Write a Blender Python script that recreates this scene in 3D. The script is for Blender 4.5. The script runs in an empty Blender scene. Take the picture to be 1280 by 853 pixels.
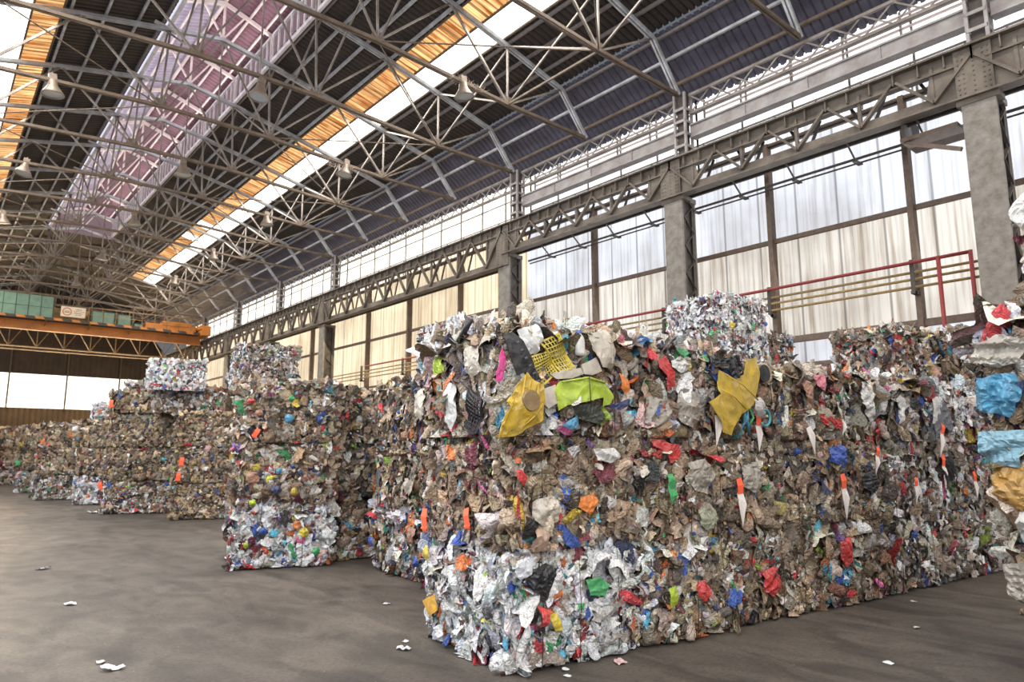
import bpy, bmesh, math, random
import numpy as np
from mathutils import Vector, Matrix
random.seed(7)
RNG = np.random.default_rng(11)
SC = bpy.context.scene
COL = SC.collection
PI = math.pi

# ------------------------------------------------------------------ camera
FPX, HORIZON, VPX, CAMH = 870.0, 138.5, 745.0, 1.7
_p = math.atan(HORIZON / FPX)
_yaw = math.atan(VPX / (FPX / math.cos(_p)))
_F = Vector((math.sin(_yaw) * math.cos(_p), math.cos(_yaw) * math.cos(_p), math.sin(_p)))
_R = Vector((math.cos(_yaw), -math.sin(_yaw), 0))
_U = _R.cross(_F)
cam = bpy.data.cameras.new('camera')
cam.sensor_width = 36
cam.lens = 36 * FPX / 1280
cam.clip_end = 300
cam.dof.use_dof = True
cam.dof.focus_distance = 7.0
cam.dof.aperture_fstop = 2.4
camo = bpy.data.objects.new('camera', cam)
camo.matrix_world = Matrix(((_R.x, _U.x, -_F.x, 0), (_R.y, _U.y, -_F.y, 0), (_R.z, _U.z, -_F.z, CAMH), (0, 0, 0, 1)))
COL.objects.link(camo)
SC.camera = camo

# ------------------------------------------------------------------ light
SC.view_settings.view_transform = 'Standard'
SC.view_settings.look = 'None'
SC.view_settings.exposure = 0.12
SC.view_settings.gamma = 1.0
SC.cycles.max_bounces = 5
SC.cycles.diffuse_bounces = 3
SC.cycles.glossy_bounces = 2
SC.cycles.transmission_bounces = 2
SC.cycles.sample_clamp_indirect = 4.0
W = bpy.data.worlds.new('sky'); SC.world = W
W.use_nodes = True
W.node_tree.nodes['Background'].inputs[0].default_value = (0.80, 0.88, 1.0, 1)
W.node_tree.nodes['Background'].inputs[1].default_value = 0.16


def area(name, loc, target, sx, sy, power, color=(1, 1, 1)):
    l = bpy.data.lights.new(name, 'AREA')
    l.shape = 'RECTANGLE'; l.size = sx; l.size_y = sy; l.energy = power; l.color = color
    o = bpy.data.objects.new(name, l)
    o.location = loc
    o.rotation_euler = (Vector(target) - Vector(loc)).to_track_quat('-Z', 'Y').to_euler()
    COL.objects.link(o)
    return o


# daylight through the translucent left wall, the roof strips, the right wall, the near end and the far end
area('daylight_left_wall', (-2.3, 9, 5.6), (6, 9, .5), 40, 5, 3300, (0.90, 0.95, 1.0))
area('daylight_near_end', (5, -9, 5.5), (5, 6, -2.0), 15, 6, 620, (1.0, 0.95, 0.88))
area('daylight_right_strip', (10.6, 20, 12.75), (9.6, 20, 0), 60, 1.2, 3300, (1.0, 0.96, 0.90))
area('daylight_left_strip', (1.0, 20, 12.65), (2.2, 20, 0), 60, 1.2, 3600, (1.0, 0.96, 0.90))
area('daylight_right_wall', (14.95, 6, 6.5), (3, 6, 3.0), 22, 4, 300, (0.95, 0.97, 1.0))
area('daylight_right_wall_far', (14.95, 40, 5.5), (3, 40, -3.0), 44, 4, 1700, (1.0, 0.80, 0.50))
area('daylight_far_end', (6, 63.4, 6.2), (6, 42, -4), 16, 2.4, 3600, (1.0, 0.70, 0.36))
area('daylight_lantern_right', (7.05, 22, 14.3), (5.0, 22, 14.9), 44, 0.7, 380, (1.0, 0.95, 0.96))
area('daylight_lantern_left', (4.55, 22, 14.3), (6.6, 22, 14.9), 44, 0.7, 380, (0.92, 0.94, 1.0))


# ------------------------------------------------------------------ materials
def mat(name, col, rough=0.6, metal=0.0, noise=0.0, nscale=8.0, col2=None, bump=0.0, bscale=40.0, spec=0.5):
    m = bpy.data.materials.new(name); m.use_nodes = True
    nt = m.node_tree; b = nt.nodes['Principled BSDF']
    b.inputs['Base Color'].default_value = (*col, 1)
    b.inputs['Roughness'].default_value = rough
    b.inputs['Metallic'].default_value = metal
    b.inputs['Specular IOR Level'].default_value = spec
    tc = nt.nodes.new('ShaderNodeTexCoord')
    if noise > 0 or col2:
        n = nt.nodes.new('ShaderNodeTexNoise'); n.inputs['Scale'].default_value = nscale
        n.inputs['Detail'].default_value = 6; n.inputs['Roughness'].default_value = 0.65
        nt.links.new(tc.outputs['Object'], n.inputs['Vector'])
        r = nt.nodes.new('ShaderNodeValToRGB')
        r.color_ramp.elements[0].position = 0.35; r.color_ramp.elements[1].position = 0.68
        c2 = col2 if col2 else tuple(c * (1 - noise) for c in col)
        r.color_ramp.elements[0].color = (*c2, 1); r.color_ramp.elements[1].color = (*col, 1)
        nt.links.new(n.outputs['Fac'], r.inputs['Fac'])
        nt.links.new(r.outputs['Color'], b.inputs['Base Color'])
    if bump > 0:
        n2 = nt.nodes.new('ShaderNodeTexNoise'); n2.inputs['Scale'].default_value = bscale
        n2.inputs['Detail'].default_value = 4
        nt.links.new(tc.outputs['Object'], n2.inputs['Vector'])
        bp = nt.nodes.new('ShaderNodeBump'); bp.inputs['Strength'].default_value = bump
        bp.inputs['Distance'].default_value = 0.02
        nt.links.new(n2.outputs['Fac'], bp.inputs['Height'])
        nt.links.new(bp.outputs['Normal'], b.inputs['Normal'])
    return m


def glow(name, col, strength, col2=None, scale=(1, 1, 1), lo=0.3, hi=0.7, seam=None, ribs=0.0):
    """daylit translucent sheet: bright sky behind dirty plastic"""
    m = bpy.data.materials.new(name); m.use_nodes = True
    nt = m.node_tree; nt.nodes.clear(); L = nt.links.new
    out = nt.nodes.new('ShaderNodeOutputMaterial')
    em = nt.nodes.new('ShaderNodeEmission'); em.inputs['Strength'].default_value = strength
    em.inputs['Color'].default_value = (*col, 1)
    L(em.outputs[0], out.inputs[0])
    tc = nt.nodes.new('ShaderNodeTexCoord')
    cur = None
    if col2:
        mp = nt.nodes.new('ShaderNodeMapping'); mp.inputs['Scale'].default_value = scale
        L(tc.outputs['Object'], mp.inputs['Vector'])
        n = nt.nodes.new('ShaderNodeTexNoise'); n.inputs['Scale'].default_value = 1.0; n.inputs['Detail'].default_value = 8
        n.inputs['Roughness'].default_value = 0.62
        L(mp.outputs[0], n.inputs['Vector'])
        r = nt.nodes.new('ShaderNodeValToRGB')
        r.color_ramp.elements[0].position = lo; r.color_ramp.elements[1].position = hi
        r.color_ramp.elements[0].color = (*col2, 1); r.color_ramp.elements[1].color = (*col, 1)
        L(n.outputs['Fac'], r.inputs['Fac'])
        cur = r.outputs['Color']
        # big cloudy stains
        n3 = nt.nodes.new('ShaderNodeTexNoise'); n3.inputs['Scale'].default_value = 0.55; n3.inputs['Detail'].default_value = 3
        L(tc.outputs['Object'], n3.inputs['Vector'])
        r3 = nt.nodes.new('ShaderNodeValToRGB'); r3.color_ramp.elements[0].position = 0.33; r3.color_ramp.elements[1].position = 0.6
        r3.color_ramp.elements[0].color = (0.72, 0.70, 0.68, 1); r3.color_ramp.elements[1].color = (1, 1, 1, 1)
        L(n3.outputs['Fac'], r3.inputs['Fac'])
        mx = nt.nodes.new('ShaderNodeMix'); mx.data_type = 'RGBA'; mx.blend_type = 'MULTIPLY'; mx.inputs[0].default_value = 1
        L(cur, mx.inputs[6]); L(r3.outputs[0], mx.inputs[7]); cur = mx.outputs[2]
    if seam:
        sep = nt.nodes.new('ShaderNodeSeparateXYZ'); L(tc.outputs['Object'], sep.inputs[0])
        for per, wdt, dark in seam:
            a = nt.nodes.new('ShaderNodeMath'); a.operation = 'PINGPONG'; a.inputs[1].default_value = per / 2
            L(sep.outputs[1], a.inputs[0])
            g = nt.nodes.new('ShaderNodeMapRange'); g.inputs[1].default_value = wdt * 0.4; g.inputs[2].default_value = wdt
            g.inputs[3].default_value = dark; g.inputs[4].default_value = 1.0
            L(a.outputs[0], g.inputs[0])
            mx = nt.nodes.new('ShaderNodeMix'); mx.data_type = 'RGBA'; mx.blend_type = 'MULTIPLY'; mx.inputs[0].default_value = 1
            if cur: L(cur, mx.inputs[6])
            else: mx.inputs[6].default_value = (*col, 1)
            L(g.outputs[0], mx.inputs[7]); cur = mx.outputs[2]
    if cur: L(cur, em.inputs['Color'])
    return m


M = {}
M['chord'] = mat('pale_grey_lit_steel', (0.52, 0.54, 0.57), 0.5, 0.0, col2=(0.28, 0.27, 0.27), nscale=3)  # grey paint, colour lifted bluish for the light on upper chords
M['rust'] = mat('brown_dusty_backlit_steel', (0.17, 0.125, 0.09), 0.75, 0.0, col2=(0.085, 0.06, 0.042), nscale=3)  # dusty brown, darkened further for the backlit lower chords
M['web'] = mat('weathered_steel', (0.27, 0.24, 0.215), 0.6, 0.0, col2=(0.11, 0.085, 0.065), nscale=2)
M['white_steel'] = mat('white_painted_steel', (0.80, 0.77, 0.78), 0.5, 0.0, col2=(0.55, 0.50, 0.50), nscale=3)
M['pink_steel'] = mat('pale_pink_painted_steel', (0.74, 0.62, 0.58), 0.6, 0.0, col2=(0.52, 0.42, 0.39), nscale=3)
M['girder'] = mat('dusty_taupe_steel', (0.175, 0.145, 0.115), 0.75, 0.0, col2=(0.065, 0.05, 0.038), nscale=1.6, bump=0.15, bscale=20)
M['beam'] = mat('grey_concrete', (0.36, 0.34, 0.33), 0.8, 0.0, col2=(0.22, 0.19, 0.18), nscale=2.2, bump=0.2, bscale=15)
M['column'] = mat('rough_grey_column', (0.235, 0.215, 0.19), 0.85, 0.0, col2=(0.14, 0.12, 0.10), nscale=5, bump=0.5, bscale=14)
M['dark'] = mat('dark_steel', (0.07, 0.055, 0.045), 0.7, 0.0, noise=0.4)
M['mullion'] = mat('brown_mullion', (0.15, 0.10, 0.07), 0.7, 0.0, noise=0.4)
M['roof'] = mat('dark_brown_roof_sheet', (0.050, 0.038, 0.031), 0.7, 0.0, col2=(0.026, 0.019, 0.016), nscale=1.2)
M['purlin'] = mat('brown_grey_purlin', (0.22, 0.19, 0.18), 0.65, 0.0, noise=0.35)
M['mansard'] = mat('slate_violet_sheet', (0.085, 0.080, 0.115), 0.6, 0.0, col2=(0.050, 0.045, 0.065), nscale=1.5)
M['mauve'] = mat('mauve_roof_sheet', (0.22, 0.105, 0.13), 0.65, 0.0, col2=(0.145, 0.065, 0.085), nscale=1.2)
M['lavender_lit'] = mat('lavender_lit_roof_sheet', (0.42, 0.37, 0.47), 0.65, 0.0, col2=(0.30, 0.25, 0.33), nscale=1.2)  # left lantern slope: its lit tone is put into the sheet colour
M['red_pipe'] = mat('red_painted_pipe', (0.26, 0.03, 0.03), 0.6, 0.0, noise=0.3)
M['yellow_pipe'] = mat('ochre_pipe', (0.33, 0.22, 0.08), 0.55, 0.0, noise=0.4)
M['orange_steel'] = mat('orange_crane_paint', (0.62, 0.22, 0.035), 0.5, 0.0, col2=(0.36, 0.12, 0.02), nscale=1.0)
M['ochre_steel'] = mat('ochre_lattice_steel', (0.38, 0.23, 0.08), 0.55, 0.0, col2=(0.16, 0.09, 0.035), nscale=1.5)
M['green_panel'] = mat('grey_green_cabinet', (0.17, 0.29, 0.20), 0.5, 0.0, col2=(0.12, 0.20, 0.15), nscale=2)
M['green_line'] = mat('dark_green_frame', (0.05, 0.075, 0.06), 0.6)
M['sign'] = mat('cream_sign_board', (0.75, 0.62, 0.46), 0.5, 0.0, noise=0.15)
M['sign_red'] = mat('dull_red_sign_ink', (0.42, 0.07, 0.035), 0.5)
M['sign_dark'] = mat('dark_sign_ink', (0.07, 0.055, 0.04), 0.5)
M['far_wall'] = mat('dark_brown_cladding', (0.075, 0.048, 0.028), 0.75, 0.0, noise=0.35, nscale=1.0)
M['lamp'] = mat('dusty_lamp_metal', (0.22, 0.17, 0.13), 0.5, 0.3, noise=0.4, nscale=12)
M['lamp_glass'] = mat('lamp_glass', (0.30, 0.32, 0.33), 0.25)
M['wire'] = mat('baling_wire_steel', (0.06, 0.05, 0.045), 0.5, 0.5)
M['tag_white'] = mat('pale_tag_film', (0.80, 0.72, 0.68), 0.5)
M['tag_orange'] = mat('fluorescent_orange_label', (0.95, 0.13, 0.05), 0.6)
M['cobweb'] = mat('dusty_cobweb', (0.36, 0.29, 0.22), 0.9)
M['wallsheet_top'] = glow('translucent_sheet_white', (0.88, 0.91, 0.99), 1.10, (0.60, 0.59, 0.61), (1, 9, 0.35), 0.30, 0.50,
                          seam=[(0.96, 0.035, 0.55), (0.24, 0.035, 0.88)])
M['wallsheet_low'] = glow('translucent_sheet_cream', (0.95, 0.90, 0.83), 1.04, (0.54, 0.46, 0.37), (1, 9, 0.35), 0.32, 0.54,
                          seam=[(0.96, 0.035, 0.5), (0.24, 0.035, 0.86)])
M['wallsheet_warm'] = glow('translucent_sheet_yellowed', (1.0, 0.84, 0.60), 1.22, (0.66, 0.50, 0.30), (1, 8, 0.35), 0.30, 0.52,
                           seam=[(0.96, 0.045, 0.5), (0.24, 0.04, 0.8)])
M['clerestory'] = glow('bright_daylit_glass', (0.97, 0.98, 1.0), 1.5)
M['clerestory_far'] = glow('bright_warm_daylit_glass', (1.0, 0.95, 0.85), 1.7)
M['skylight'] = glow('white_rooflight_sheet', (1.0, 0.96, 0.88), 3.0)
M['amber'] = glow('amber_rooflight_sheet', (1.0, 0.60, 0.26), 1.6, (0.40, 0.11, 0.02), (0.7, 9, 0.7), 0.38, 0.60,
                  seam=[(0.22, 0.045, 0.40)])
M['farglass'] = glow('far_end_glass', (1.0, 0.93, 0.80), 2.0)
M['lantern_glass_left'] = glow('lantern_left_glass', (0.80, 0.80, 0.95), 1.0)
M['lantern_mauve_glow'] = glow('dim_mauve_glow', (0.60, 0.40, 0.46), 0.35)  # added dim glow for the overhang behind open slats, no glass there


def floor_mat():
    m = bpy.data.materials.new('worn_asphalt_floor'); m.use_nodes = True
    nt = m.node_tree; b = nt.nodes['Principled BSDF']; L = nt.links.new
    tc = nt.nodes.new('ShaderNodeTexCoord')
    def noise(scale, detail, sc3=(1, 1, 1), dist=0.0):
        mp = nt.nodes.new('ShaderNodeMapping'); mp.inputs['Scale'].default_value = sc3
        L(tc.outputs['Object'], mp.inputs[0])
        n = nt.nodes.new('ShaderNodeTexNoise'); n.inputs['Scale'].default_value = scale; n.inputs['Detail'].default_value = detail
        n.inputs['Distortion'].default_value = dist
        L(mp.outputs[0], n.inputs['Vector']); return n
    def ramp(n, p0, c0, p1, c1):
        r = nt.nodes.new('ShaderNodeValToRGB')
        r.color_ramp.elements[0].position = p0; r.color_ramp.elements[1].position = p1
        r.color_ramp.elements[0].color = (*c0, 1); r.color_ramp.elements[1].color = (*c1, 1)
        L(n.outputs['Fac'], r.inputs['Fac']); return r
    def mul(a, c):
        mx = nt.nodes.new('ShaderNodeMix'); mx.data_type = 'RGBA'; mx.blend_type = 'MULTIPLY'; mx.inputs[0].default_value = 1
        L(a, mx.inputs[6]); L(c, mx.inputs[7]); return mx.outputs[2]
    base = ramp(noise(0.35, 6, dist=0.6), 0.36, (0.062, 0.050, 0.040), 0.66, (0.116, 0.095, 0.077))
    c = base.outputs[0]
    c = mul(c, ramp(noise(2.6, 8, (1, 0.45, 1), 1.0), 0.36, (0.58, 0.57, 0.56), 0.60, (1.12, 1.12, 1.12)).outputs[0])
    c = mul(c, ramp(noise(28, 6), 0.30, (0.62, 0.62, 0.62), 0.56, (1.06, 1.05, 1.04)).outputs[0])
    c = mul(c, ramp(noise(1.1, 3), 0.25, (0.45, 0.44, 0.43), 0.36, (1, 1, 1)).outputs[0])
    # pale crumbs trodden into the asphalt
    v = nt.nodes.new('ShaderNodeTexVoronoi'); v.inputs['Scale'].default_value = 14
    L(tc.outputs['Object'], v.inputs['Vector'])
    g = nt.nodes.new('ShaderNodeMath'); g.operation = 'LESS_THAN'; g.inputs[1].default_value = 0.055
    L(v.outputs['Distance'], g.inputs[0])
    gate = noise(4, 2)
    g2 = nt.nodes.new('ShaderNodeMath'); g2.operation = 'GREATER_THAN'; g2.inputs[1].default_value = 0.56
    L(gate.outputs['Fac'], g2.inputs[0])
    g3 = nt.nodes.new('ShaderNodeMath'); g3.operation = 'MULTIPLY'
    L(g.outputs[0], g3.inputs[0]); L(g2.outputs[0], g3.inputs[1])
    mx = nt.nodes.new('ShaderNodeMix'); mx.data_type = 'RGBA'
    L(g3.outputs[0], mx.inputs[0]); L(c, mx.inputs[6]); mx.inputs[7].default_value = (0.42, 0.39, 0.35, 1)
    L(mx.outputs[2], b.inputs['Base Color'])
    rr = nt.nodes.new('ShaderNodeMapRange'); rn = noise(1.6, 5)
    L(rn.outputs['Fac'], rr.inputs[0]); rr.inputs[3].default_value = 0.42; rr.inputs[4].default_value = 0.80
    L(rr.outputs[0], b.inputs['Roughness'])
    bp = nt.nodes.new('ShaderNodeBump'); bp.inputs['Strength'].default_value = 0.35; bp.inputs['Distance'].default_value = 0.01
    L(noise(60, 5).outputs['Fac'], bp.inputs['Height']); L(bp.outputs[0], b.inputs['Normal'])
    return m


def waste_mat():
    m = bpy.data.materials.new('crumpled_plastic'); m.use_nodes = True
    nt = m.node_tree; b = nt.nodes['Principled BSDF']; L = nt.links.new
    at = nt.nodes.new('ShaderNodeAttribute'); at.attribute_name = 'Col'
    tc = nt.nodes.new('ShaderNodeTexCoord')
    n = nt.nodes.new('ShaderNodeTexNoise'); n.inputs['Scale'].default_value = 34; n.inputs['Detail'].default_value = 5
    n.inputs['Distortion'].default_value = 0.8
    L(tc.outputs['Object'], n.inputs['Vector'])
    r = nt.nodes.new('ShaderNodeValToRGB')
    r.color_ramp.elements[0].position = 0.34; r.color_ramp.elements[1].position = 0.60
    r.color_ramp.elements[0].color = (0.70, 0.66, 0.61, 1); r.color_ramp.elements[1].color = (1.05, 1.05, 1.05, 1)
    L(n.outputs['Fac'], r.inputs['Fac'])
    mx = nt.nodes.new('ShaderNodeMix'); mx.data_type = 'RGBA'; mx.blend_type = 'MULTIPLY'; mx.inputs[0].default_value = 0.9
    L(at.outputs['Color'], mx.inputs[6]); L(r.outputs[0], mx.inputs[7])
    L(mx.outputs[2], b.inputs['Base Color'])
    b.inputs['Roughness'].default_value = 0.30
    b.inputs['Specular IOR Level'].default_value = 0.45
    dn = nt.nodes.new('ShaderNodeTexNoise'); dn.inputs['Scale'].default_value = 9; dn.inputs['Detail'].default_value = 2
    L(tc.outputs['Object'], dn.inputs['Vector'])
    ad = nt.nodes.new('ShaderNodeMix'); ad.data_type = 'RGBA'; ad.inputs[0].default_value = 0.12
    L(tc.outputs['Object'], ad.inputs[6]); L(dn.outputs['Color'], ad.inputs[7])
    hs = []
    for sc, wgt in ((10, 1.0), (27, 0.5)):
        v = nt.nodes.new('ShaderNodeTexNoise'); v.inputs['Scale'].default_value = sc; v.inputs['Detail'].default_value = 2.5
        v.inputs['Distortion'].default_value = 0.5
        L(ad.outputs[2], v.inputs['Vector'])
        w0 = nt.nodes.new('ShaderNodeMath'); w0.operation = 'SUBTRACT'; w0.inputs[1].default_value = 0.5; L(v.outputs['Fac'], w0.inputs[0])
        w1 = nt.nodes.new('ShaderNodeMath'); w1.operation = 'ABSOLUTE'; L(w0.outputs[0], w1.inputs[0])
        q = nt.nodes.new('ShaderNodeMath'); q.operation = 'MULTIPLY'; q.inputs[1].default_value = wgt
        L(w1.outputs[0], q.inputs[0]); hs.append(q)
    sm = nt.nodes.new('ShaderNodeMath'); sm.operation = 'ADD'; L(hs[0].outputs[0], sm.inputs[0]); L(hs[1].outputs[0], sm.inputs[1])
    bp = nt.nodes.new('ShaderNodeBump'); bp.inputs['Strength'].default_value = 0.9; bp.inputs['Distance'].default_value = 0.11
    L(sm.outputs[0], bp.inputs['Height']); L(bp.outputs[0], b.inputs['Normal'])
    return m


M['floor'] = floor_mat()
M['waste'] = waste_mat()


# ------------------------------------------------------------------ mesh helpers
def np_mesh(name, V, Q, colors=None, m=None, smooth=False):
    me = bpy.data.meshes.new(name)
    nv, nq = len(V), len(Q)
    me.vertices.add(nv); me.vertices.foreach_set('co', np.asarray(V, np.float32).ravel())
    me.loops.add(nq * 4); me.loops.foreach_set('vertex_index', np.asarray(Q, np.int32).ravel())
    me.polygons.add(nq)
    me.polygons.foreach_set('loop_start', np.arange(0, nq * 4, 4, dtype=np.int32))
    me.polygons.foreach_set('loop_total', np.full(nq, 4, np.int32))
    if smooth: me.polygons.foreach_set('use_smooth', np.ones(nq, bool))
    me.update(calc_edges=True)
    if colors is not None:
        a = me.attributes.new('Col', 'FLOAT_COLOR', 'FACE')
        a.data.foreach_set('color', np.asarray(colors, np.float32).ravel())
    if m: me.materials.append(m)
    return me


class MB:
    """collects boxes, bars and tubes in one mesh"""
    def __init__(s): s.v = []; s.f = []
    def add(s, vs, fs):
        o = len(s.v); s.v += [tuple(x) for x in vs]; s.f += [tuple(i + o for i in f) for f in fs]; return s
    def box(s, a, b):
        (x0, y0, z0), (x1, y1, z1) = a, b
        return s.add([(x0, y0, z0), (x1, y0, z0), (x1, y1, z0), (x0, y1, z0), (x0, y0, z1), (x1, y0, z1), (x1, y1, z1), (x0, y1, z1)],
                     [(0, 3, 2, 1), (4, 5, 6, 7), (0, 1, 5, 4), (1, 2, 6, 5), (2, 3, 7, 6), (3, 0, 4, 7)])
    def bar(s, a, b, w, h=None, up=(0, 0, 1)):
        h = h or w
        a = Vector(a); b = Vector(b); d = (b - a).normalized(); up = Vector(up)
        if abs(d.dot(up)) > 0.98: up = Vector((1, 0, 0)) if abs(d.x) < 0.9 else Vector((0, 1, 0))
        x = d.cross(up).normalized() * (w / 2); y = x.cross(d).normalized() * (h / 2)
        vs = [a - x - y, a + x - y, a + x + y, a - x + y, b - x - y, b + x - y, b + x + y, b - x + y]
        return s.add(vs, [(0, 3, 2, 1), (4, 5, 6, 7), (0, 1, 5, 4), (1, 2, 6, 5), (2, 3, 7, 6), (3, 0, 4, 7)])
    def angle(s, a, b, w, t=0.012, up=(0, 0, 1)):
        """an angle section: two thin legs"""
        a = Vector(a); b = Vector(b); d = (b - a).normalized(); up = Vector(up)
        if abs(d.dot(up)) > 0.98: up = Vector((1, 0, 0))
        x = d.cross(up).normalized(); y = x.cross(d).normalized()
        s.bar(a + x * w / 2, b + x * w / 2, w, t, y)
        s.bar(a + y * w / 2, b + y * w / 2, t, w, y)
        return s
    def tube(s, pts, r, n=8, cap=True):
        pts = [Vector(p) for p in pts]; rs = r if isinstance(r, (list, tuple)) else [r] * len(pts)
        o = len(s.v); prev = None
        for i, p in enumerate(pts):
            d = (pts[min(i + 1, len(pts) - 1)] - pts[max(i - 1, 0)]).normalized()
            u = Vector((0, 0, 1)) if abs(d.z) < 0.95 else Vector((1, 0, 0))
            x = d.cross(u).normalized()
            if prev and prev.dot(x) < 0: x = -x
            prev = x
            y = d.cross(x)
            for k in range(n):
                t = 2 * PI * k / n
                s.v.append(tuple(p + (x * math.cos(t) + y * math.sin(t)) * rs[i]))
        for i in range(len(pts) - 1):
            for k in range(n):
                s.f.append((o + i * n + k, o + i * n + (k + 1) % n, o + (i + 1) * n + (k + 1) % n, o + (i + 1) * n + k))
        if cap:
            s.f.append(tuple(o + k for k in range(n))[::-1]); s.f.append(tuple(o + (len(pts) - 1) * n + k for k in range(n)))
        return s
    def mesh(s, name, m, smooth=False):
        me = bpy.data.meshes.new(name); me.from_pydata(s.v, [], s.f); me.validate(); me.update()
        if smooth:
            for p in me.polygons: p.use_smooth = True
        me.materials.append(m); return me
    def build(s, name, m, parent=None, smooth=False, bevel=0.0):
        o = bpy.data.objects.new(name, s.mesh(name, m, smooth)); COL.objects.link(o)
        if parent: o.parent = parent
        if bevel:
            b = o.modifiers.new('bevel', 'BEVEL'); b.width = bevel; b.segments = 2; b.limit_method = 'ANGLE'
        return o


def link(name, me, parent=None):
    o = bpy.data.objects.new(name, me); COL.objects.link(o)
    if parent: o.parent = parent
    return o


def thing(name, label, cat, loc=(0, 0, 0), rz=0.0, group=None):
    o = bpy.data.objects.new(name, None); COL.objects.link(o)
    o.empty_display_size = 0.2
    o.location = loc; o.rotation_euler = (0, 0, rz)
    o['label'] = label; o['category'] = cat
    if group: o['group'] = group
    return o


def tag(o, label, cat, group=None):
    o['label'] = label; o['category'] = cat
    if group: o['group'] = group
    return o


def struct(o, label=None, cat=None):
    o['kind'] = 'structure'
    if label: o['label'] = label
    if cat: o['category'] = cat
    return o


def copy_tree(o, parent=None):
    c = o.copy(); COL.objects.link(c)
    if parent: c.parent = parent
    for ch in [x for x in CHILDREN.get(o.name, [])]:
        copy_tree(ch, c)
    return c


CHILDREN = {}
def index_children(root):
    CHILDREN[root.name] = list(root.children)
    for ch in root.children: index_children(ch)


# ------------------------------------------------------------------ building numbers
XC = 5.8                      # ridge
XG = 14.0                     # crane girder face
XW = 15.25                    # right wall
XL = -2.75                    # left wall
YN, YF = -10.0, 64.0
BAY = 6.727
P0 = 3.52
COLS = [P0 - BAY, P0, P0 + BAY, P0 + 2 * BAY, P0 + 4 * BAY, P0 + 5 * BAY, P0 + 6 * BAY, P0 + 7 * BAY, P0 + 8 * BAY]
ZG = 9.05
TRUSS_Y = [P0 + BAY * 0.5 * k for k in range(-1, 18)]
EAVE = (14.4, 10.99); BEND = (13.38, 12.24)
def zroof(x):                 # underside of the roof sheet
    d = abs(x - XC)
    return 13.86 - 0.24 * (d - 1.4) + 0.10

# ------------------------------------------------------------------ floor, walls
fm = MB().add([(XL - 1, YN, 0), (XW + 1, YN, 0), (XW + 1, YF + 1, 0), (XL - 1, YF + 1, 0)], [(0, 1, 2, 3)])
struct(fm.build('floor', M['floor']), 'dark worn asphalt hall floor with tyre marks', 'floor')

wr = MB()
wr.box((XW, YN, 0), (XW + 0.1, YF, 0.9))
wall_right = struct(wr.build('wall_right', M['far_wall']), 'right long wall of pale translucent ribbed sheets', 'wall')
Z_RAIL, Z_LOW = 6.66, 4.25
def sheet(y0, y1, z0, z1, m, name='cladding_sheet', x=XW, parent=None):
    # ribbed sheet: real corrugation along Y
    n = max(2, int((y1 - y0) / 0.06)); ys = np.linspace(y0, y1, n + 1)
    off = np.where((np.arange(n + 1) % 4) < 2, 0.0, 0.02)
    V = np.concatenate([np.stack([x + off, ys, np.full(n + 1, z0)], 1), np.stack([x + off, ys, np.full(n + 1, z1)], 1)])
    i = np.arange(n)
    Q = np.stack([i, i + n + 1, i + n + 2, i + 1], 1)
    return link(name, np_mesh(name, V, Q, None, m), parent or wall_right)

segs = [(YN, 17.2), (17.2, 30.6), (30.6, 44.0), (44.0, YF)]
for k, (a, b) in enumerate(segs):
    top = M['wallsheet_top'] if k == 0 else M['wallsheet_warm']
    low = M['wallsheet_low'] if k == 0 else M['wallsheet_warm']
    sheet(a, b, Z_RAIL, 9.3, top)
    sheet(a, b, Z_LOW, Z_RAIL, low)
    sheet(a, b, 0.9, Z_LOW, M['wallsheet_top'] if k == 0 else low)
# mullions and rails of the right wall
for y in (-1.4, 1.2, 5.16, 8.25, 14.0, 20.9, 24.5, 28.0, 33.9, 40.6, 47.3, 54.0, 60.7):
    MB().box((XW - 0.22, y - 0.055, 0), (XW - 0.02, y + 0.055, 9.1)).build('mullion', M['mullion'], wall_right)
MB().box((XW - 0.13, YN, Z_RAIL - 0.05), (XW - 0.03, YF, Z_RAIL + 0.05)).build('wall_rail', M['mullion'], wall_right)
MB().box((XW - 0.16, YN, Z_LOW - 0.07), (XW - 0.03, 10.0, Z_LOW + 0.07)).build('wall_rail', M['mullion'], wall_right)
MB().box((XW - 0.10, YN, 3.62), (XW - 0.03, 10.0, 3.70)).build('wall_rail', M['mullion'], wall_right)
MB().box((XW - 0.10, 3.9, 3.62), (XW - 0.03, 3.98, Z_LOW)).build('mullion', M['mullion'], wall_right)
MB().box((XW - 0.14, 10, 4.5), (XW - 0.03, YF, 4.58)).build('wall_rail', M['mullion'], wall_right)
MB().box((XW - 0.13, YN, 9.0), (XW - 0.03, YF, 9.12)).build('wall_rail', M['mullion'], wall_right)

# clerestory windows above the crane girder, one per bay
nwin = 1
for i in range(len(COLS) - 1):
    y0, y1 = COLS[i], COLS[i + 1]
    near = y1 < 18
    w = sheet(y0, y1, 9.12, 11.15, M['clerestory'] if near else M['clerestory_far'], 'window_%d' % nwin, XW, None)
    w.parent = None
    struct(w, 'bright clerestory window band above the crane girder, bay %s from the camera' % ['zero', 'one', 'two', 'three', 'four', 'five', 'six', 'seven', 'eight'][i], 'window')
    n = max(2, round((y1 - y0) / 1.35))
    f = MB()
    for k in range(n + 1):
        y = y0 + (y1 - y0) * k / n
        f.box((XW - 0.07, y - 0.02, 9.1), (XW - 0.03, y + 0.02, 11.1))
    for z in ((9.45, 9.80, 10.15, 10.75) if near else (9.50, 10.45)):
        f.box((XW - 0.08, y0, z - 0.015), (XW - 0.04, y1, z + 0.015))
    f.build('window_frame', M['web'], w)
    nwin += 1

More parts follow.
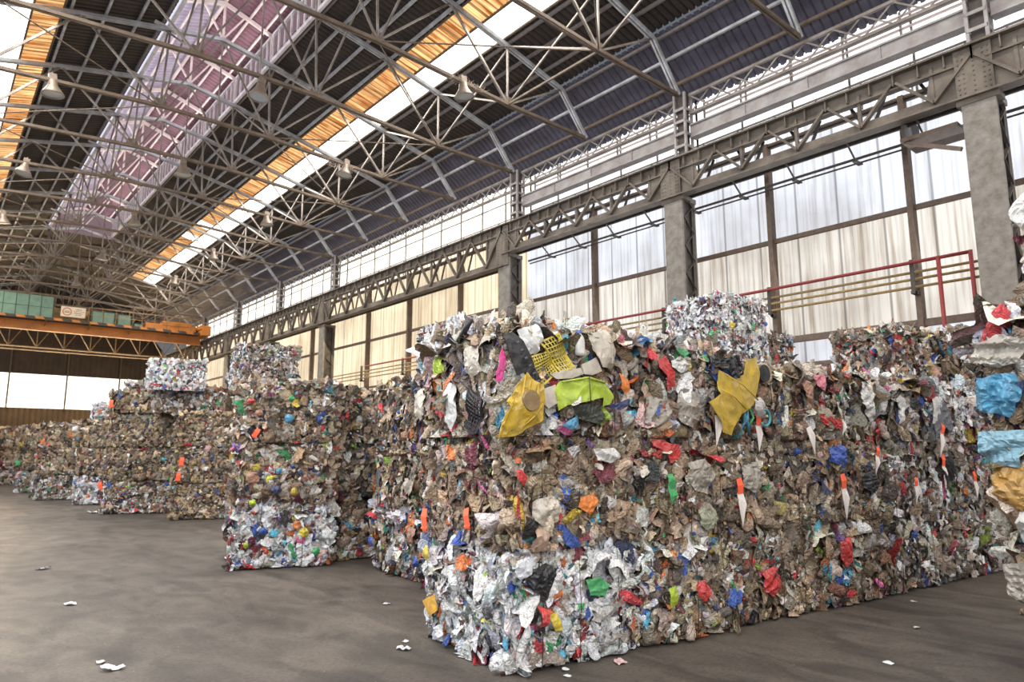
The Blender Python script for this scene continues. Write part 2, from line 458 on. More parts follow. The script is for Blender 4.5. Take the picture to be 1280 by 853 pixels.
# pale louvre slats high in the near bays
for i in range(3):
    y0, y1 = COLS[i] + .3, COLS[i + 1] - .3
    lv = thing('louvre_screen', 'pale pinkish louvre screen high in the %s clerestory bay' % ['zero', 'first', 'second'][i] if i else 'pale louvre screen beside the first column, above the grey beam', 'louvre', (XW - .12, y0, 0), 0, 'louvre screens of the near bays')
    for k in range(5):
        z = 10.30 + .15 * k
        MB().bar((0, 0, z), (0, y1 - y0, z), .09, .018).build('slat', M['pink_steel'], lv)
    for k in range(6):
        y = (y1 - y0) * k / 5
        MB().box((-.02, y - .02, 10.2), (.02, y + .02, 11.0)).build('slat_holder', M['web'], lv)

# left long wall (beside the camera)
wl = MB().box((XL - .1, YN, 0), (XL, YF, 1.1)).build('wall_left', M['far_wall'])
struct(wl, 'left long wall of pale translucent ribbed sheets', 'wall')
sheet(YN, YF, 1.1, 11.05, M['wallsheet_top'], 'cladding_sheet', XL - .02, wl)
for k in range(11):
    y = YN + .5 + k * BAY
    MB().box((XL + .02, y - .08, 0), (XL + .2, y + .08, 11.0)).build('mullion', M['mullion'], wl)

# red and ochre pipes along the wall
t = thing('red_pipe', 'red painted pipe running level along the right wall', 'pipe', (14.75, 10, 5.42))
MB().tube([(0, 17.5, 0), (0, -5.9, 0)], 0.036).build('pipe_run', M['red_pipe'], t, True)
for y in (-5.9, -5.35):
    MB().tube([(0.0, y, 0.03), (0.0, y, -5.42)], 0.04).build('standpipe', M['red_pipe'], t, True)
for k, z in enumerate((5.24, 5.10, 4.94)):
    o = MB().tube([(14.86, 34, z), (14.86, 3.75, z)], 0.028).build('ochre_pipe', M['yellow_pipe'], None, True)
    tag(o, ['uppermost', 'middle', 'lowest'][k] + ' of three thin ochre pipes under the red wall pipe', 'pipe', 'ochre wall pipes')
for y in (5.16, 8.25, 11.3, 14.0, 17.6, 20.9, 24.5, 28.0):
    o = MB().box((14.78, y - 0.04, 4.80), (XW - 0.05, y + 0.04, 4.86)).box((14.82, y - 0.04, 4.8), (14.90, y + 0.04, 5.5)).build('pipe_bracket', M['dark'])
    tag(o, 'dark steel bracket carrying the pipes on the right wall', 'bracket', 'pipe brackets on the right wall')

# far end wall
fw = MB()
def ribwall(y, x0, x1, z0, z1f):
    n = int((x1 - x0) / 0.09); xs = np.linspace(x0, x1, n + 1); off = np.where((np.arange(n + 1) % 4) < 2, 0.0, 0.05)
    top = np.array([z1f(x) for x in xs])
    V = np.concatenate([np.stack([xs, y - off, np.full(n + 1, z0)], 1), np.stack([xs, y - off, top], 1)])
    i = np.arange(n); Q = np.stack([i, i + 1, i + n + 2, i + n + 1], 1)
    return np_mesh('wall_far', V, Q, None, M['far_wall'])
def gable(x):
    d = abs(x - XC)
    if d > 7.58: return 12.3 - (d - 7.58) * 1.2
    return zroof(x)
wall_far = struct(link('wall_far', ribwall(YF, XL, XW, 7.62, gable)), 'dark brown ribbed cladding of the far end wall', 'wall')
link('lower_cladding', ribwall(YF, XL, XW, 0.0, lambda x: 4.98), wall_far)
w = MB().add([(XL, YF + .05, 4.95), (XW, YF + .05, 4.95), (XW, YF + .05, 7.7), (XL, YF + .05, 7.7)], [(0, 1, 2, 3)]).build('window_%d' % nwin, M['farglass'])
struct(w, 'bright window band across the far end wall', 'window'); nwin += 1
for x in (1.05, 4.75, 8.45, 12.1):
    MB().box((x - 0.05, YF - 0.14, 4.9), (x + 0.05, YF, 9.6)).build('mullion', M['mullion'], wall_far)
MB().box((XL, YF - 0.12, 7.56), (XW, YF, 7.66)).build('wall_rail', M['far_wall'], wall_far)

# ------------------------------------------------------------------ ceiling
def roofsheet(xa, za, xb, zb, name, m, y0=YN, y1=YF, amp=0.07, pitch=0.2, parent=None):
    k = int((y1 - y0) / pitch); base = np.linspace(y0, y1, k + 1)[:-1]
    ys = np.sort(np.concatenate([base + pitch * f for f in (0, .66, .72, .94)])); n = len(ys) - 1; ys[-1] = y1
    off = np.array([0, 0, 1, 1])[np.arange(n + 1) % 4] * amp
    V = np.concatenate([np.stack([np.full(n + 1, xa), ys, za + off], 1), np.stack([np.full(n + 1, xb), ys, zb + off], 1)])
    i = np.arange(n); Q = np.stack([i, i + n + 1, i + n + 2, i + 1], 1)
    return link(name, np_mesh(name, V, Q, None, m), parent)

SKY_R = (9.8, 10.5, 11.25)
SKY_L = (2 * XC - 9.8, 2 * XC - 10.45, 2 * XC - 11.2)
ceiling = roofsheet(7.3, zroof(7.3), SKY_R[0], zroof(SKY_R[0]), 'ceiling', M['roof'])
struct(ceiling, 'dark brown corrugated roof underside with grey purlins', 'ceiling')
roofsheet(SKY_R[2], zroof(SKY_R[2]), 13.5, zroof(13.5), 'roof_sheet', M['roof'], parent=ceiling)
roofsheet(4.3, zroof(4.3), SKY_L[0], zroof(SKY_L[0]), 'roof_sheet', M['roof'], parent=ceiling)
roofsheet(SKY_L[2], zroof(SKY_L[2]), -1.8, zroof(-1.8), 'roof_sheet', M['roof'], parent=ceiling)
roofsheet(7.3, zroof(7.3), 4.3, zroof(4.3), 'roof_sheet', M['roof'], y0=44.2, parent=ceiling)
roofsheet(SKY_R[2], zroof(SKY_R[2]), SKY_R[0], zroof(SKY_R[0]), 'roof_sheet', M['roof'], y0=51.2, parent=ceiling)
roofsheet(SKY_L[2], zroof(SKY_L[2]), SKY_L[0], zroof(SKY_L[0]), 'roof_sheet', M['roof'], y0=51.2, parent=ceiling)
# steep eaves sheets
def mansard(xa, za, xb, zb, name):
    k = int((YF - YN) / 0.21); base = np.linspace(YN, YF, k + 1)[:-1]
    ys = np.sort(np.concatenate([base + 0.21 * f for f in (0, .72, .78, .95)])); n = len(ys) - 1
    off = np.array([0, 0, 1, 1])[np.arange(n + 1) % 4] * 0.07 * (1 if xb > xa else -1)
    V = np.concatenate([np.stack([xa + off, ys, np.full(n + 1, za)], 1), np.stack([xb + off, ys, np.full(n + 1, zb)], 1)])
    i = np.arange(n); Q = np.stack([i, i + n + 1, i + n + 2, i + 1], 1)
    return link(name, np_mesh(name, V, Q, None, M['mansard']), ceiling)
mansard(13.50, 12.38, 15.30, 11.05, 'eaves_sheet')
mansard(2 * XC - 13.50, 12.38, 2 * XC - 15.30, 11.05, 'eaves_sheet')
# purlins
for x, mm in ((11.4, 'purlin'), (12.1, 'purlin'), (12.75, 'purlin'), (9.65, 'chord'), (8.85, 'chord'), (8.05, 'chord'), (7.45, 'purlin')):
    for sx in (1, -1):
        X = XC + sx * (x - XC)
        MB().bar((X, YN, zroof(X) - 0.06), (X, YF, zroof(X) - 0.06), 0.06, 0.09).build('purlin', M[mm], ceiling)
for f_, mm in ((0.06, 'purlin'), (0.36, 'chord'), (0.72, 'rust')):
    for sx in (1, -1):
        X = XC + sx * (13.44 + (15.0 - 13.44) * f_ - XC); Z = 12.28 - 1.2 * f_
        MB().bar((X, YN, Z), (X, YF, Z), 0.07, 0.07).build('purlin', M[mm], ceiling)

# rooflight strips
def skystrip(xs, side):
    global nwin
    a, b, c = xs
    o = roofsheet(b, zroof(b), c, zroof(c), 'window_%d' % nwin, M['skylight'], y1=51.2, amp=0.02)
    struct(o, 'glaring white %s rooflight strip along the roof' % side, 'window')
    am = roofsheet(a, zroof(a), b, zroof(b), 'amber_sheet', M['amber'], y1=51.2, amp=0.045, pitch=0.26, parent=o)
    am['label'] = 'amber rust-stained translucent sheet strip'
    for x in (a, b, c):
        MB().bar((x, YN, zroof(x) - 0.03), (x, 51.2, zroof(x) - 0.03), 0.05, 0.05).build('window_frame', M['rust'], o)
    if side == 'right':
        for y in (38.6, 36.1):
            roofsheet(a + 0.05, zroof(a) - 0.015, b, zroof(b) - 0.015, 'clear_patch', M['skylight'], y0=y, y1=y + 1.0, amp=0.01, parent=o)
    nwin += 1
skystrip(SKY_R, 'right'); skystrip(SKY_L, 'left')

# ridge lantern
LX0, LX1, LZ0, LZ1, LZR, LYE = 4.32, 7.28, 13.80, 14.72, 15.28, 44.2
lan = roofsheet(XC, LZR, LX1 + 0.25, LZ1 - 0.02, 'roof_lantern', M['mauve'], y1=LYE, amp=0.03, pitch=0.22)
struct(lan, 'mauve roofed ridge lantern with white ladder-like side frames', 'ceiling')
roofsheet(XC, LZR, LX0 - 0.25, LZ1 - 0.02, 'lantern_roof_sheet', M['lavender_lit'], y1=LYE, amp=0.03, pitch=0.22, parent=lan)
for X, sgn, mm in ((LX1, 1, 'lantern_mauve_glow'), (LX0, -1, 'lantern_glass_left')):
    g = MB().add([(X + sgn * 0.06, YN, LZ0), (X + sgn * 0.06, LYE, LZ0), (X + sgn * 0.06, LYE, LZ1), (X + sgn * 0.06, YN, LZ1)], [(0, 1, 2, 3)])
    g.build('lantern_side_infill', M[mm], lan)  # right side is open: its sheet is an added glow
    f = MB()
    f.box((X - 0.04, YN, LZ0 - 0.08), (X + 0.04, LYE, LZ0 + 0.04)); f.box((X - 0.04, YN, LZ1 - 0.08), (X + 0.04, LYE, LZ1))
    y = YN
    while y < LYE:
        f.box((X - 0.025, y - 0.03, LZ0), (X + 0.025, y + 0.03, LZ1)); y += 0.48
    f.build('lantern_side_frame', M['white_steel'], lan)
for X in (5.05, 6.55, 4.55, 7.05):
    z = LZR - abs(X - XC) * 0.33 - 0.06
    MB().bar((X, YN, z), (X, LYE, z), 0.05, 0.07).build('purlin', M['pink_steel'], lan)
MB().bar((XC, YN, LZR - 0.06), (XC, LYE, LZR - 0.06), 0.07, 0.1).build('ridge_beam', M['pink_steel'], lan)
MB().add([(LX0 - .2, LYE, LZ0 - .1), (LX1 + .2, LYE, LZ0 - .1), (LX1 + .2, LYE, LZ1), (XC, LYE, LZR), (LX0 - .2, LYE, LZ1)], [(0, 1, 2, 3, 4)]).build('lantern_end_panel', M['lantern_mauve_glow'], lan)

# ------------------------------------------------------------------ roof trusses
def zch(x): return zroof(x) - 0.20
LN = [(14.4, 11.0), (11.35, 11.05), (7.35, 11.30), (4.25, 11.30), (0.25, 11.05), (-2.8, 11.0)]
def make_truss():
    t = thing('roof_truss', '', 'roof truss')
    b = MB()
    R = [(13.40, 12.22), (11.35, zch(11.35)), (9.42, zch(9.42)), (7.25, 13.68)]
    Lf = [(2 * XC - x, z) for x, z in R]
    up = [LN[0]] + R + [(XC, 13.95)] + Lf[::-1] + [LN[5]]
    for p, q in zip(up, up[1:]):
        for dy in (-0.045, 0.045):
            b.bar((p[0], dy, p[1]), (q[0], dy, q[1]), 0.05, 0.10)
    b.build('upper_chord', M['chord'], t)
    b = MB()
    for p, q in zip(LN, LN[1:]):
        for dy in (-0.04, 0.04):
            b.bar((p[0], dy, p[1]), (q[0], dy, q[1]), 0.045, 0.08)
    b.build('lower_chord', M['rust'], t)
    ws = []
    for s in (1, -1):
        f = (lambda x: XC + s * (x - XC))
        ws += [((11.35, 11.05), R[0], s, .05), ((11.35, 11.05), R[1], s, .045), ((11.35, 11.05), R[2], s, .06),
               ((7.35, 11.30), R[2], s, .05), ((7.35, 11.30), R[3], s, .05), ((7.35, 11.30), (XC, 13.95), s, .05)]
    for p, q, s, w in ws:
        MB().bar((XC + s * (p[0] - XC), 0, p[1]), (XC + s * (q[0] - XC), 0, q[1]), w, w).build('web_member', M['web'], t)
    MB().bar((XC, 0, 11.3), (XC, 0, 13.95), 0.04).build('web_member', M['web'], t)
    for s in (1, -1):
        for x, z in ((11.35, 11.08), (7.35, 11.33)):
            g = MB()
            X = XC + s * (x - XC)
            g.add([(X - .22, -.012, z - .06), (X + .22, -.012, z - .06), (X + .12, -.012, z + .2), (X - .12, -.012, z + .2),
                   (X - .22, .012, z - .06), (X + .22, .012, z - .06), (X + .12, .012, z + .2), (X - .12, .012, z + .2)],
                  [(0, 1, 2, 3), (7, 6, 5, 4), (0, 4, 5, 1), (1, 5, 6, 2), (2, 6, 7, 3), (3, 7, 4, 0)])
            g.build('gusset_plate', M['rust'], t)
        # white shoe where the lantern base sits
        X = XC + s * (7.35 - XC)
        MB().bar((X - .32, 0, zch(7.35 - 0.3) - .02), (X + .32, 0, zch(7.65) - .02), 0.16, 0.03).build('lantern_shoe', M['white_steel'], t)
    # lantern rafters and posts
    b = MB()
    for s in (1, -1):
        X = XC + s * (LX1 - XC)
        b.bar((X, 0, LZ1 - .06), (XC, 0, LZR - .12), 0.08, 0.11)
        b.bar((X, 0, LZ0), (X, 0, LZ1), 0.08)
        b.bar((XC + s * 0.62, 0, LZR - .32), (XC, 0, 13.98), 0.05)
    b.bar((XC, 0, 13.95), (XC, 0, LZR - .1), 0.06)
    b.build('lantern_rafter', M['pink_steel'], t)
    return t

ORD = ['nearest', 'second', 'third', 'fourth', 'fifth', 'sixth', 'seventh', 'eighth', 'ninth', 'tenth', 'eleventh', 'twelfth', 'thirteenth',
       'fourteenth', 'fifteenth', 'sixteenth', 'seventeenth', 'eighteenth', 'nineteenth']
truss0 = make_truss(); index_children(truss0)
kids = CHILDREN[truss0.name]
for i, y in enumerate(TRUSS_Y):
    t = truss0 if i == 0 else copy_tree(truss0)
    t.location = (0, y, 0)
    t['label'] = 'pale grey roof truss with brown lower chord, %s from the camera end' % ORD[i]
    t['group'] = 'roof trusses of the hall'
# longitudinal braces between neighbouring trusses
bm_ = {}
def brace_mesh(x, z0, z1):
    b = MB(); h = BAY / 2
    b.bar((0, 0, z0), (0, h, z1), 0.045); b.bar((0.05, 0, z1), (0.05, h, z0), 0.045)
    return b.mesh('sway_brace', M['web'])
BX = [(11.35, 11.1, zch(11.35)), (7.35, 11.35, 13.6), (4.25, 11.35, 13.6), (0.25, 11.1, zch(0.25))]
for j, (x, z0, z1) in enumerate(BX):
    me = brace_mesh(x, z0, z1)
    for i, y in enumerate(TRUSS_Y[:-1]):
        o = link('sway_brace', me); o.location = (x, y, 0)
        tag(o, 'crossed brace of the %s line between the %s and %s roof trusses' % (['outer right', 'inner right', 'inner left', 'outer left'][j], ORD[i], ORD[i + 1]), 'brace', 'crossed braces between the roof trusses')
# struts running along the building at the lower nodes
me_s = MB().bar((0, 0, 0), (0, BAY / 2, 0), 0.05, 0.05).mesh('lower_strut', M['rust'])
for x, z in ((11.35, 11.05), (0.25, 11.05)):
    side = {11.35: 'outer right', 7.35: 'inner right', 4.25: 'inner left', 0.25: 'outer left'}[x]
    for i, y in enumerate(TRUSS_Y[:-1]):
        if i % 2 == 0 and x in (11.35, 0.25): continue
        o = link('lower_strut', me_s); o.location = (x, y, z)
        tag(o, 'thin level strut of the %s line joining the %s and %s roof trusses' % (side, ORD[i], ORD[i + 1]), 'strut', 'level struts between the roof trusses')
# plan bracing rods
me_p = MB().tube([(0, 0, 0), (4.0, BAY / 2, 0.25)], 0.018, 6).mesh('bracing_rod', M['rust'])
me_p2 = MB().tube([(4.0, 0, 0.25), (0.0, BAY / 2, 0.0)], 0.018, 6).mesh('bracing_rod', M['rust'])
for i, y in enumerate(TRUSS_Y[1:-1]):
    for k, x in enumerate((7.35, 0.25)):
        o = link('bracing_rod', me_p if (i + k) % 2 else me_p2); o.location = (x, y, 11.05)
        if k == 0: o.scale = (1, 1, -1); o.location.z = 11.3
        tag(o, 'thin diagonal rod %s the ridge between the %s and %s roof trusses' % (['right of', 'left of'][k], ORD[i + 1], ORD[i + 2]), 'rod', 'diagonal bracing rods under the roof')

# ------------------------------------------------------------------ bell lamps
def make_lamp():
    t = thing('bell_lamp', '', 'lamp')
    prof = [(0.04, 0.42), (0.10, 0.40), (0.12, 0.26), (0.14, 0.22), (0.24, 0.06), (0.27, 0.0), (0.255, 0.0), (0.22, 0.07)]
    n = 20; v = []; f = []
    for r, z in prof:
        for k in range(n): v.append((r * math.cos(2 * PI * k / n), r * math.sin(2 * PI * k / n), z))
    for i in range(len(prof) - 1):
        for k in range(n): f.append((i * n + k, i * n + (k + 1) % n, (i + 1) * n + (k + 1) % n, (i + 1) * n + k))
    MB().add(v, f).build('lamp_shade', M['lamp'], t, True)
    d = MB(); d.add([(0.235 * math.cos(2 * PI * k / n), 0.235 * math.sin(2 * PI * k / n), 0.03) for k in range(n)], [tuple(range(n))[::-1]])
    d.build('lamp_lens', M['lamp_glass'], t)
    MB().tube([(0, 0, 0.40), (0, 0, 0.62)], 0.02, 6).box((-.09, -.07, .40), (.09, .07, .56)).build('ballast_box', M['lamp'], t)
    return t
l0 = make_lamp(); index_children(l0); first = True
for (x, z, ys, nm) in ((9.9, 10.75, [13.61, 20.34, 27.07, 33.79, 40.5], 'right'), (5.8, 10.7, [16.97, 23.7, 30.43, 37.16, 43.9], 'middle'), (1.75, 10.75, [13.61, 20.34, 27.07, 33.79], 'left')):
    for i, y in enumerate(ys):
        l = l0 if first else copy_tree(l0); first = False
        l.location = (x, y, z); l.rotation_euler = (0.12 * math.sin(i * 3), 0.15 * math.cos(i * 2.3 + x), 0)
        l['label'] = 'dusty bell shaped lamp in the %s row under the trusses, %s from the camera' % (nm, ORD[i] if i else 'nearest one')
        l['group'] = 'bell lamps under the roof'

# ------------------------------------------------------------------ columns
def make_column(depth):
    zg = ZG - depth
    t = thing('steel_column', '', 'column')
    MB().box((0, -.27, 0), (0.06, .27, zg)).box((-.012, -.27, 0), (0.0, .27, zg)).build('front_flange', M['column'], t, bevel=0.006)
    MB().box((.50, -.27, 0), (.56, .27, zg)).build('rear_flange', M['girder'], t)
    for s in (-1, 1):
        b = MB(); z = 0.3
        b.box((.06, s * .25 - .01, 0), (.14, s * .25 + .01, zg)); b.box((.42, s * .25 - .01, 0), (.5, s * .25 + .01, zg))
        while z < zg - .5:
            b.bar((.08, s * .25, z), (.48, s * .25, z + .36), .012, .07, (0, 1, 0)); b.bar((.48, s * .25, z + .36), (.08, s * .25, z + .72), .012, .07, (0, 1, 0)); z += .72
        b.build('lattice_side', M['dark'], t)
    MB().box((.14, -.2, 0), (.42, .2, zg)).build('web_plate', M['dark'], t)
    # upper column
    b = MB()
    for y in (-.16, .16):
        for x in (.42, .70): b.box((x, y - .03, ZG), (x + .06, y + .03, 11.05))
    z = ZG + .15
    while z < 10.9:
        for y in (-.17, .17): b.box((.42, y - .01, z), (.76, y + .01, z + .07))
        for x in (.42, .75): b.box((x - .01, -.17, z), (x + .01, .17, z + .07))
        z += .34
    b.build('upper_shaft', M['beam'], t)
    MB().box((.3, -.3, zg - .12), (.56, .3, zg)).box((-.03, -.34, zg - .1), (.3, .34, zg)).build('head_plate', M['girder'], t)
    # dark inner web seen between the battens
    MB().box((.5, -.12, ZG), (.68, .12, 11.0)).build('inner_web', M['dark'], t)
    return t
colA = make_column(1.0); index_children(colA); colB = make_column(1.45); index_children(colB)
for i, y in enumerate(COLS):
    base = colA if i < 4 else colB
    c = base if i in (0, 4) else copy_tree(base)
    c.location = (XG, y, 0)
    c['label'] = 'dusty grey column carrying the crane girder, %s along the right wall' % ORD[i]
    c['group'] = 'columns along the right wall'

# ------------------------------------------------------------------ crane girders
def make_girder(L, n, depth, label):
    g = thing('crane_girder', label, 'girder')
    zt, zb = ZG, ZG - depth
    b = MB()
    b.box((-.10, 0, zt - .04), (.34, L, zt)); b.box((.05, 0, zt - .32), (.09, L, zt - .04)); b.box((-.02, 0, zt - .33), (.16, L, zt - .30))
    ns = n * 3
    for k in range(ns + 1):
        y = L * k / ns
        b.box((-.06, y - .01, zt - .28), (.05, y + .01, zt - .04))
    b.build('top_chord', M['girder'], g)
    MB().box((.03, 0, zt), (.09, L, zt + .07)).build('crane_rail', M['dark'], g)
    b = MB(); b.box((.05, 0, zb + .04), (.09, L, zb + .24)); b.box((-.06, 0, zb), (.26, L, zb + .04)); b.box((.22, 0, zb), (.26, L, zb + .24))
    b.build('bottom_chord', M['girder'], g)
    d = L / n
    for k in range(n):
        y = d * (k + .5)
        MB().angle((.03, y, zb + .1), (.03, y, zt - .15), .06).build('vertical_strut', M['girder'], g)
        for s in (-1, 1):
            MB().bar((.0, y, zb + .12), (.0, y + s * d * .47, zt - .22), .05, .11, (1, 0, 0)).build('diagonal_strut', M['girder'], g)
            # inner plane of the girder
    b = MB()
    for k in range(n):
        y = d * (k + .5)
        for s in (-1, 1): b.bar((.42, y, zb + .1), (.42, y + s * d * .25, zt - .2), .04, .06)
    b.box((.40, 0, zb), (.44, L, zb + .08))
    b.build('inner_lattice', M['dark'], g)
    # riveted splice plates at both ends
    for y0 in (-.30, ):
        b = MB(); b.box((-.015, y0, zb + .02), (.02, -y0, zt - .05))
        for ry in (-.24, -.16, .0, .16, .24):
            z = zb + .1
            while z < zt - .1:
                b.tube([(-.016, ry, z), (-.030, ry, z)], [.018, .010], 6); z += .095
        b.build('riveted_plate', M['girder'], g)
    for s, y0 in ((1, .28), (-1, L - .28)):
        b = MB(); b.add([(.045, y0, zb + .03), (.045, y0, zt - .1), (.045, y0 + s * .45, zt - .3), (.045, y0 + s * .55, zb + .22), (.045, y0 + s * .55, zb + .03)], [(0, 1, 2, 3, 4)])
        b.build('gusset_plate', M['girder'], g)
    return g
for i in range(len(COLS) - 1):
    y0, y1 = COLS[i], COLS[i + 1]
    dbl = (y1 - y0) > BAY * 1.5
    g = make_girder(y1 - y0, 8 if dbl else 5, 1.0 if i < 3 else 1.4,
                    'dusty lattice crane girder %s, between the %s and %s columns' % ('of the double-width bay' if dbl else 'of one bay', ORD[i], ORD[i + 1]))
    g.location = (XG - .06, y0, 0); g['group'] = 'crane girders of the right wall'
# service line hung under the girders
o = MB().tube([(14.66, YN, 7.86), (14.66, 16.5, 7.86)], .03, 6).tube([(14.72, YN, 7.78), (14.72, 16.5, 7.78)], .02, 6).build('service_pipe', M['dark'])
tag(o, 'dark service pipes slung just below the near crane girders', 'pipe')
y = 4.6
while y < 16.4:
    o = MB().box((14.50, y - .05, 7.74), (14.78, y + .05, 7.77)).bar((14.55, y, 7.77), (14.16, y, 8.07), .03).build('pipe_hanger', M['dark'])
    tag(o, 'small dark hanger holding the service pipes under the crane girder', 'bracket', 'hangers of the service pipes')
    y += 1.346

# walkway railing on the girder, grey beam, eaves lattice
for i in range(len(COLS) - 1):
    y0, y1 = COLS[i], COLS[i + 1]; L = y1 - y0
    r = thing('walkway_railing', 'thin walkway railing above the crane girder between the %s and %s columns' % (ORD[i], ORD[i + 1]), 'railing', (XG + .95, y0, ZG), 0, 'railings of the crane walkway')
    b = MB(); b.box((-.01, .3, .62), (.02, L - .3, .65)); b.box((-.01, .3, .32), (.015, L - .3, .34)); b.build('handrail', M['web'], r)
    n = int(L / 1.1)
    for k in range(n + 1):
        y = .35 + (L - .7) * k / n
        MB().box((-.015, y - .015, 0), (.015, y + .015, .65)).build('railing_post', M['web'], r)
    MB().box((.10, 0, -.03), (.22, L, 0.0)).build('walkway_plate', M['dark'], r)
    lat = thing('eaves_lattice', 'white and grey lattice beam under the eaves, between the %s and %s columns' % (ORD[i], ORD[i + 1]), 'beam', (XG + .60, y0 + .2, 0), 0, 'lattice beams under the eaves')
    b = MB(); LL = L - .4
    for z in (10.47, 10.98): b.box((-.03, 0, z - .035), (.05, LL, z + .035))
    b.build('lattice_chord', M['web'], lat)
    n = max(4, round(LL / .62)); d = LL / n
    for s in (0, 1):
        b = MB()
        for k in range(n):
            a_, c_ = (10.47, 10.98) if s == 0 else (10.98, 10.47)
            b.bar((-.02 + s * .04, k * d, a_), (-.02 + s * .04, (k + 1) * d, c_), .015, .035)
        b.build('lattice_bars', M['web'], lat)
    if i < 3:
        bb = thing('grey_beam', 'deep grey concrete beam below the eaves lattice, between the %s and %s columns' % (ORD[i], ORD[i + 1]), 'beam', (XG + .62, y0 + .2, 0), 0, 'deep grey beams of the near bays')
        b = MB(); b.box((0, 0, 9.80), (.16, L - .4, 10.14)); b.box((-.05, 0, 10.12), (.2, L - .4, 10.16)); b.box((-.05, 0, 9.79), (.2, L - .4, 9.82))
        b.build('beam_web', M['beam'], bb)
        for k in range(1, 4):
            y = (L - .4) * k / 4
            MB().box((-.03, y - .012, 9.82), (0, y + .012, 10.12)).build('stiffener', M['beam'], bb)

# small jib platform on the first column
t = thing('column_platform', 'small dark bracket platform fixed high on the first column', 'bracket', (XG + .25, P0 + .4, 7.35))
MB().box((-.1, 0, .35), (.7, 1.0, .42)).build('platform_deck', M['mullion'], t)
MB().box((-.1, 0.9, 0.42), (.7, .96, .9)).box((-.1, 0, .8), (-.05, 1.0, .85)).build('guard_frame', M['dark'], t)
MB().bar((0, .95, .35), (0, 0, -.1), .07).build('support_arm', M['mullion'], t)

# ------------------------------------------------------------------ overhead crane
YC = 48.0
t = thing('overhead_crane', 'orange overhead travelling crane spanning the hall near its far end', 'crane', (0, YC, 0))
b = MB(); b.box((XL, 0, 8.66), (13.6, .05, 9.13)); b.box((XL, -.14, 9.11), (13.6, .2, 9.16)); b.box((XL, -.14, 8.63), (13.6, .2, 8.68))
b.build('main_girder', M['orange_steel'], t)
lt = MB(); lt.box((XL, 1.4, 9.0), (14, 1.55, 9.15)); lt.box((XL, 1.35, 7.80), (14, 1.62, 7.86)); lt.box((XL, 1.35, 7.62), (14, 1.62, 7.67))
lt.build('rear_girder_chord', M['ochre_steel'], t)
n = 12; x0, x1 = XL, 13.8; d = (x1 - x0) / n
for k in range(n):
    xa = x0 + d * k
    b = MB(); b.bar((xa, 1.48, 9.02), (xa + d / 2, 1.48, 7.84), .09, .05); b.bar((xa + d / 2, 1.48, 7.84), (xa + d, 1.48, 9.02), .09, .05); b.bar((xa + d / 2, 1.48, 7.84), (xa + d / 2, 1.48, 9.02), .06, .05)
    b.build('lattice_bay', M['ochre_steel'], t)
w = MB(); w.box((XL, -.75, 9.20), (13.6, -.05, 9.25)); w.box((XL, -.78, 9.18), (13.6, -.74, 9.34))
w.build('walkway', M['dark'], t)
x = XL
while x < 13.2:
    st = MB(); st.add([(x, -.785, 9.20), (x + .42, -.785, 9.20), (x + .32, -.785, 9.34), (x - .1, -.785, 9.34)], [(0, 1, 2, 3)]); x += .9
    st.build('hazard_stripe', M['orange_steel'], t)
for k in range(7):
    x = XL + 1.1 + k * 2.2
    MB().bar((x, -.75, 9.2), (x, 0, 8.95), .06).build('walkway_bracket', M['ochre_steel'], t)
def cabinet(xa, xb, z0, z1, cols, rows, parent, y=-.45):
    c = MB().box((xa, y, z0), (xb, y + .5, z1)).build('cabinet', M['green_panel'], parent)
    b = MB()
    for k in range(cols + 1):
        x = xa + (xb - xa) * k / cols; b.box((x - .02, y - .015, z0), (x + .02, y, z1))
    for k in range(rows + 1):
        z = z0 + (z1 - z0) * k / rows; b.box((xa, y - .012, z - .012), (xb, y, z + .012))
    b.build('cabinet_frame', M['green_line'], c)
cabinet(-.7, 5.25, 9.28, 10.62, 10, 2, t)
cabinet(7.25, 8.42, 9.28, 10.05, 2, 1, t)
cabinet(8.62, 9.32, 9.28, 10.0, 1, 1, t)
cabinet(9.55, 10.0, 9.28, 9.55, 1, 1, t)
s = MB().box((5.62, -.62, 9.52), (6.86, -.58, 10.12)).build('sign_board', M['sign'], t)
def ring(cx, cz, r0, r1, y, n=28):
    b = MB(); v = []; f = []
    for k in range(n):
        a_ = 2 * PI * k / n
        v += [(cx + r0 * math.cos(a_), y, cz + r0 * math.sin(a_)), (cx + r1 * math.cos(a_), y, cz + r1 * math.sin(a_))]
    for k in range(n):
        j = (k + 1) % n; f.append((2 * k, 2 * k + 1, 2 * j + 1, 2 * j))
    return b.add(v, f)
ring(5.93, 9.82, .19, .235, -.625).build('sign_ring', M['sign_red'], s)
def text(txt, loc, size, m, parent, rot=(PI / 2, 0, 0)):
    c = bpy.data.curves.new('lettering', 'FONT'); c.body = txt; c.size = size; c.align_x = 'CENTER'; c.align_y = 'CENTER'; c.extrude = .002
    c.materials.append(m)
    o = bpy.data.objects.new('lettering', c); COL.objects.link(o); o.location = loc; o.rotation_euler = rot
    o.parent = parent; return o
r_ = random.Random(5); b = MB()
for z, x0_, x1_ in ((9.98, 6.36, 6.66), (9.88, 6.24, 6.78), (9.76, 6.30, 6.72), (9.66, 6.34, 6.62)):
    x = x0_
    while x < x1_:
        l_ = r_.uniform(.02, .06); b.box((x, -.626, z - .022), (x + l_, -.621, z + r_.uniform(.0, .028))); x += l_ + .02
for k in range(5): b.bar((5.81 + k * .05, -.624, 9.77), (5.84 + k * .05, -.624, 9.88), .02, .004, (0, 1, 0))
b.box((5.78, -.626, 9.76), (6.08, -.621, 9.78))
b.build('worn_lettering', M['sign_dark'], s)
b = MB(); b.box((10.2, -.3, 9.28), (13.2, .4, 9.75)); b.box((11.2, -.35, 9.7), (12.9, .5, 9.95))
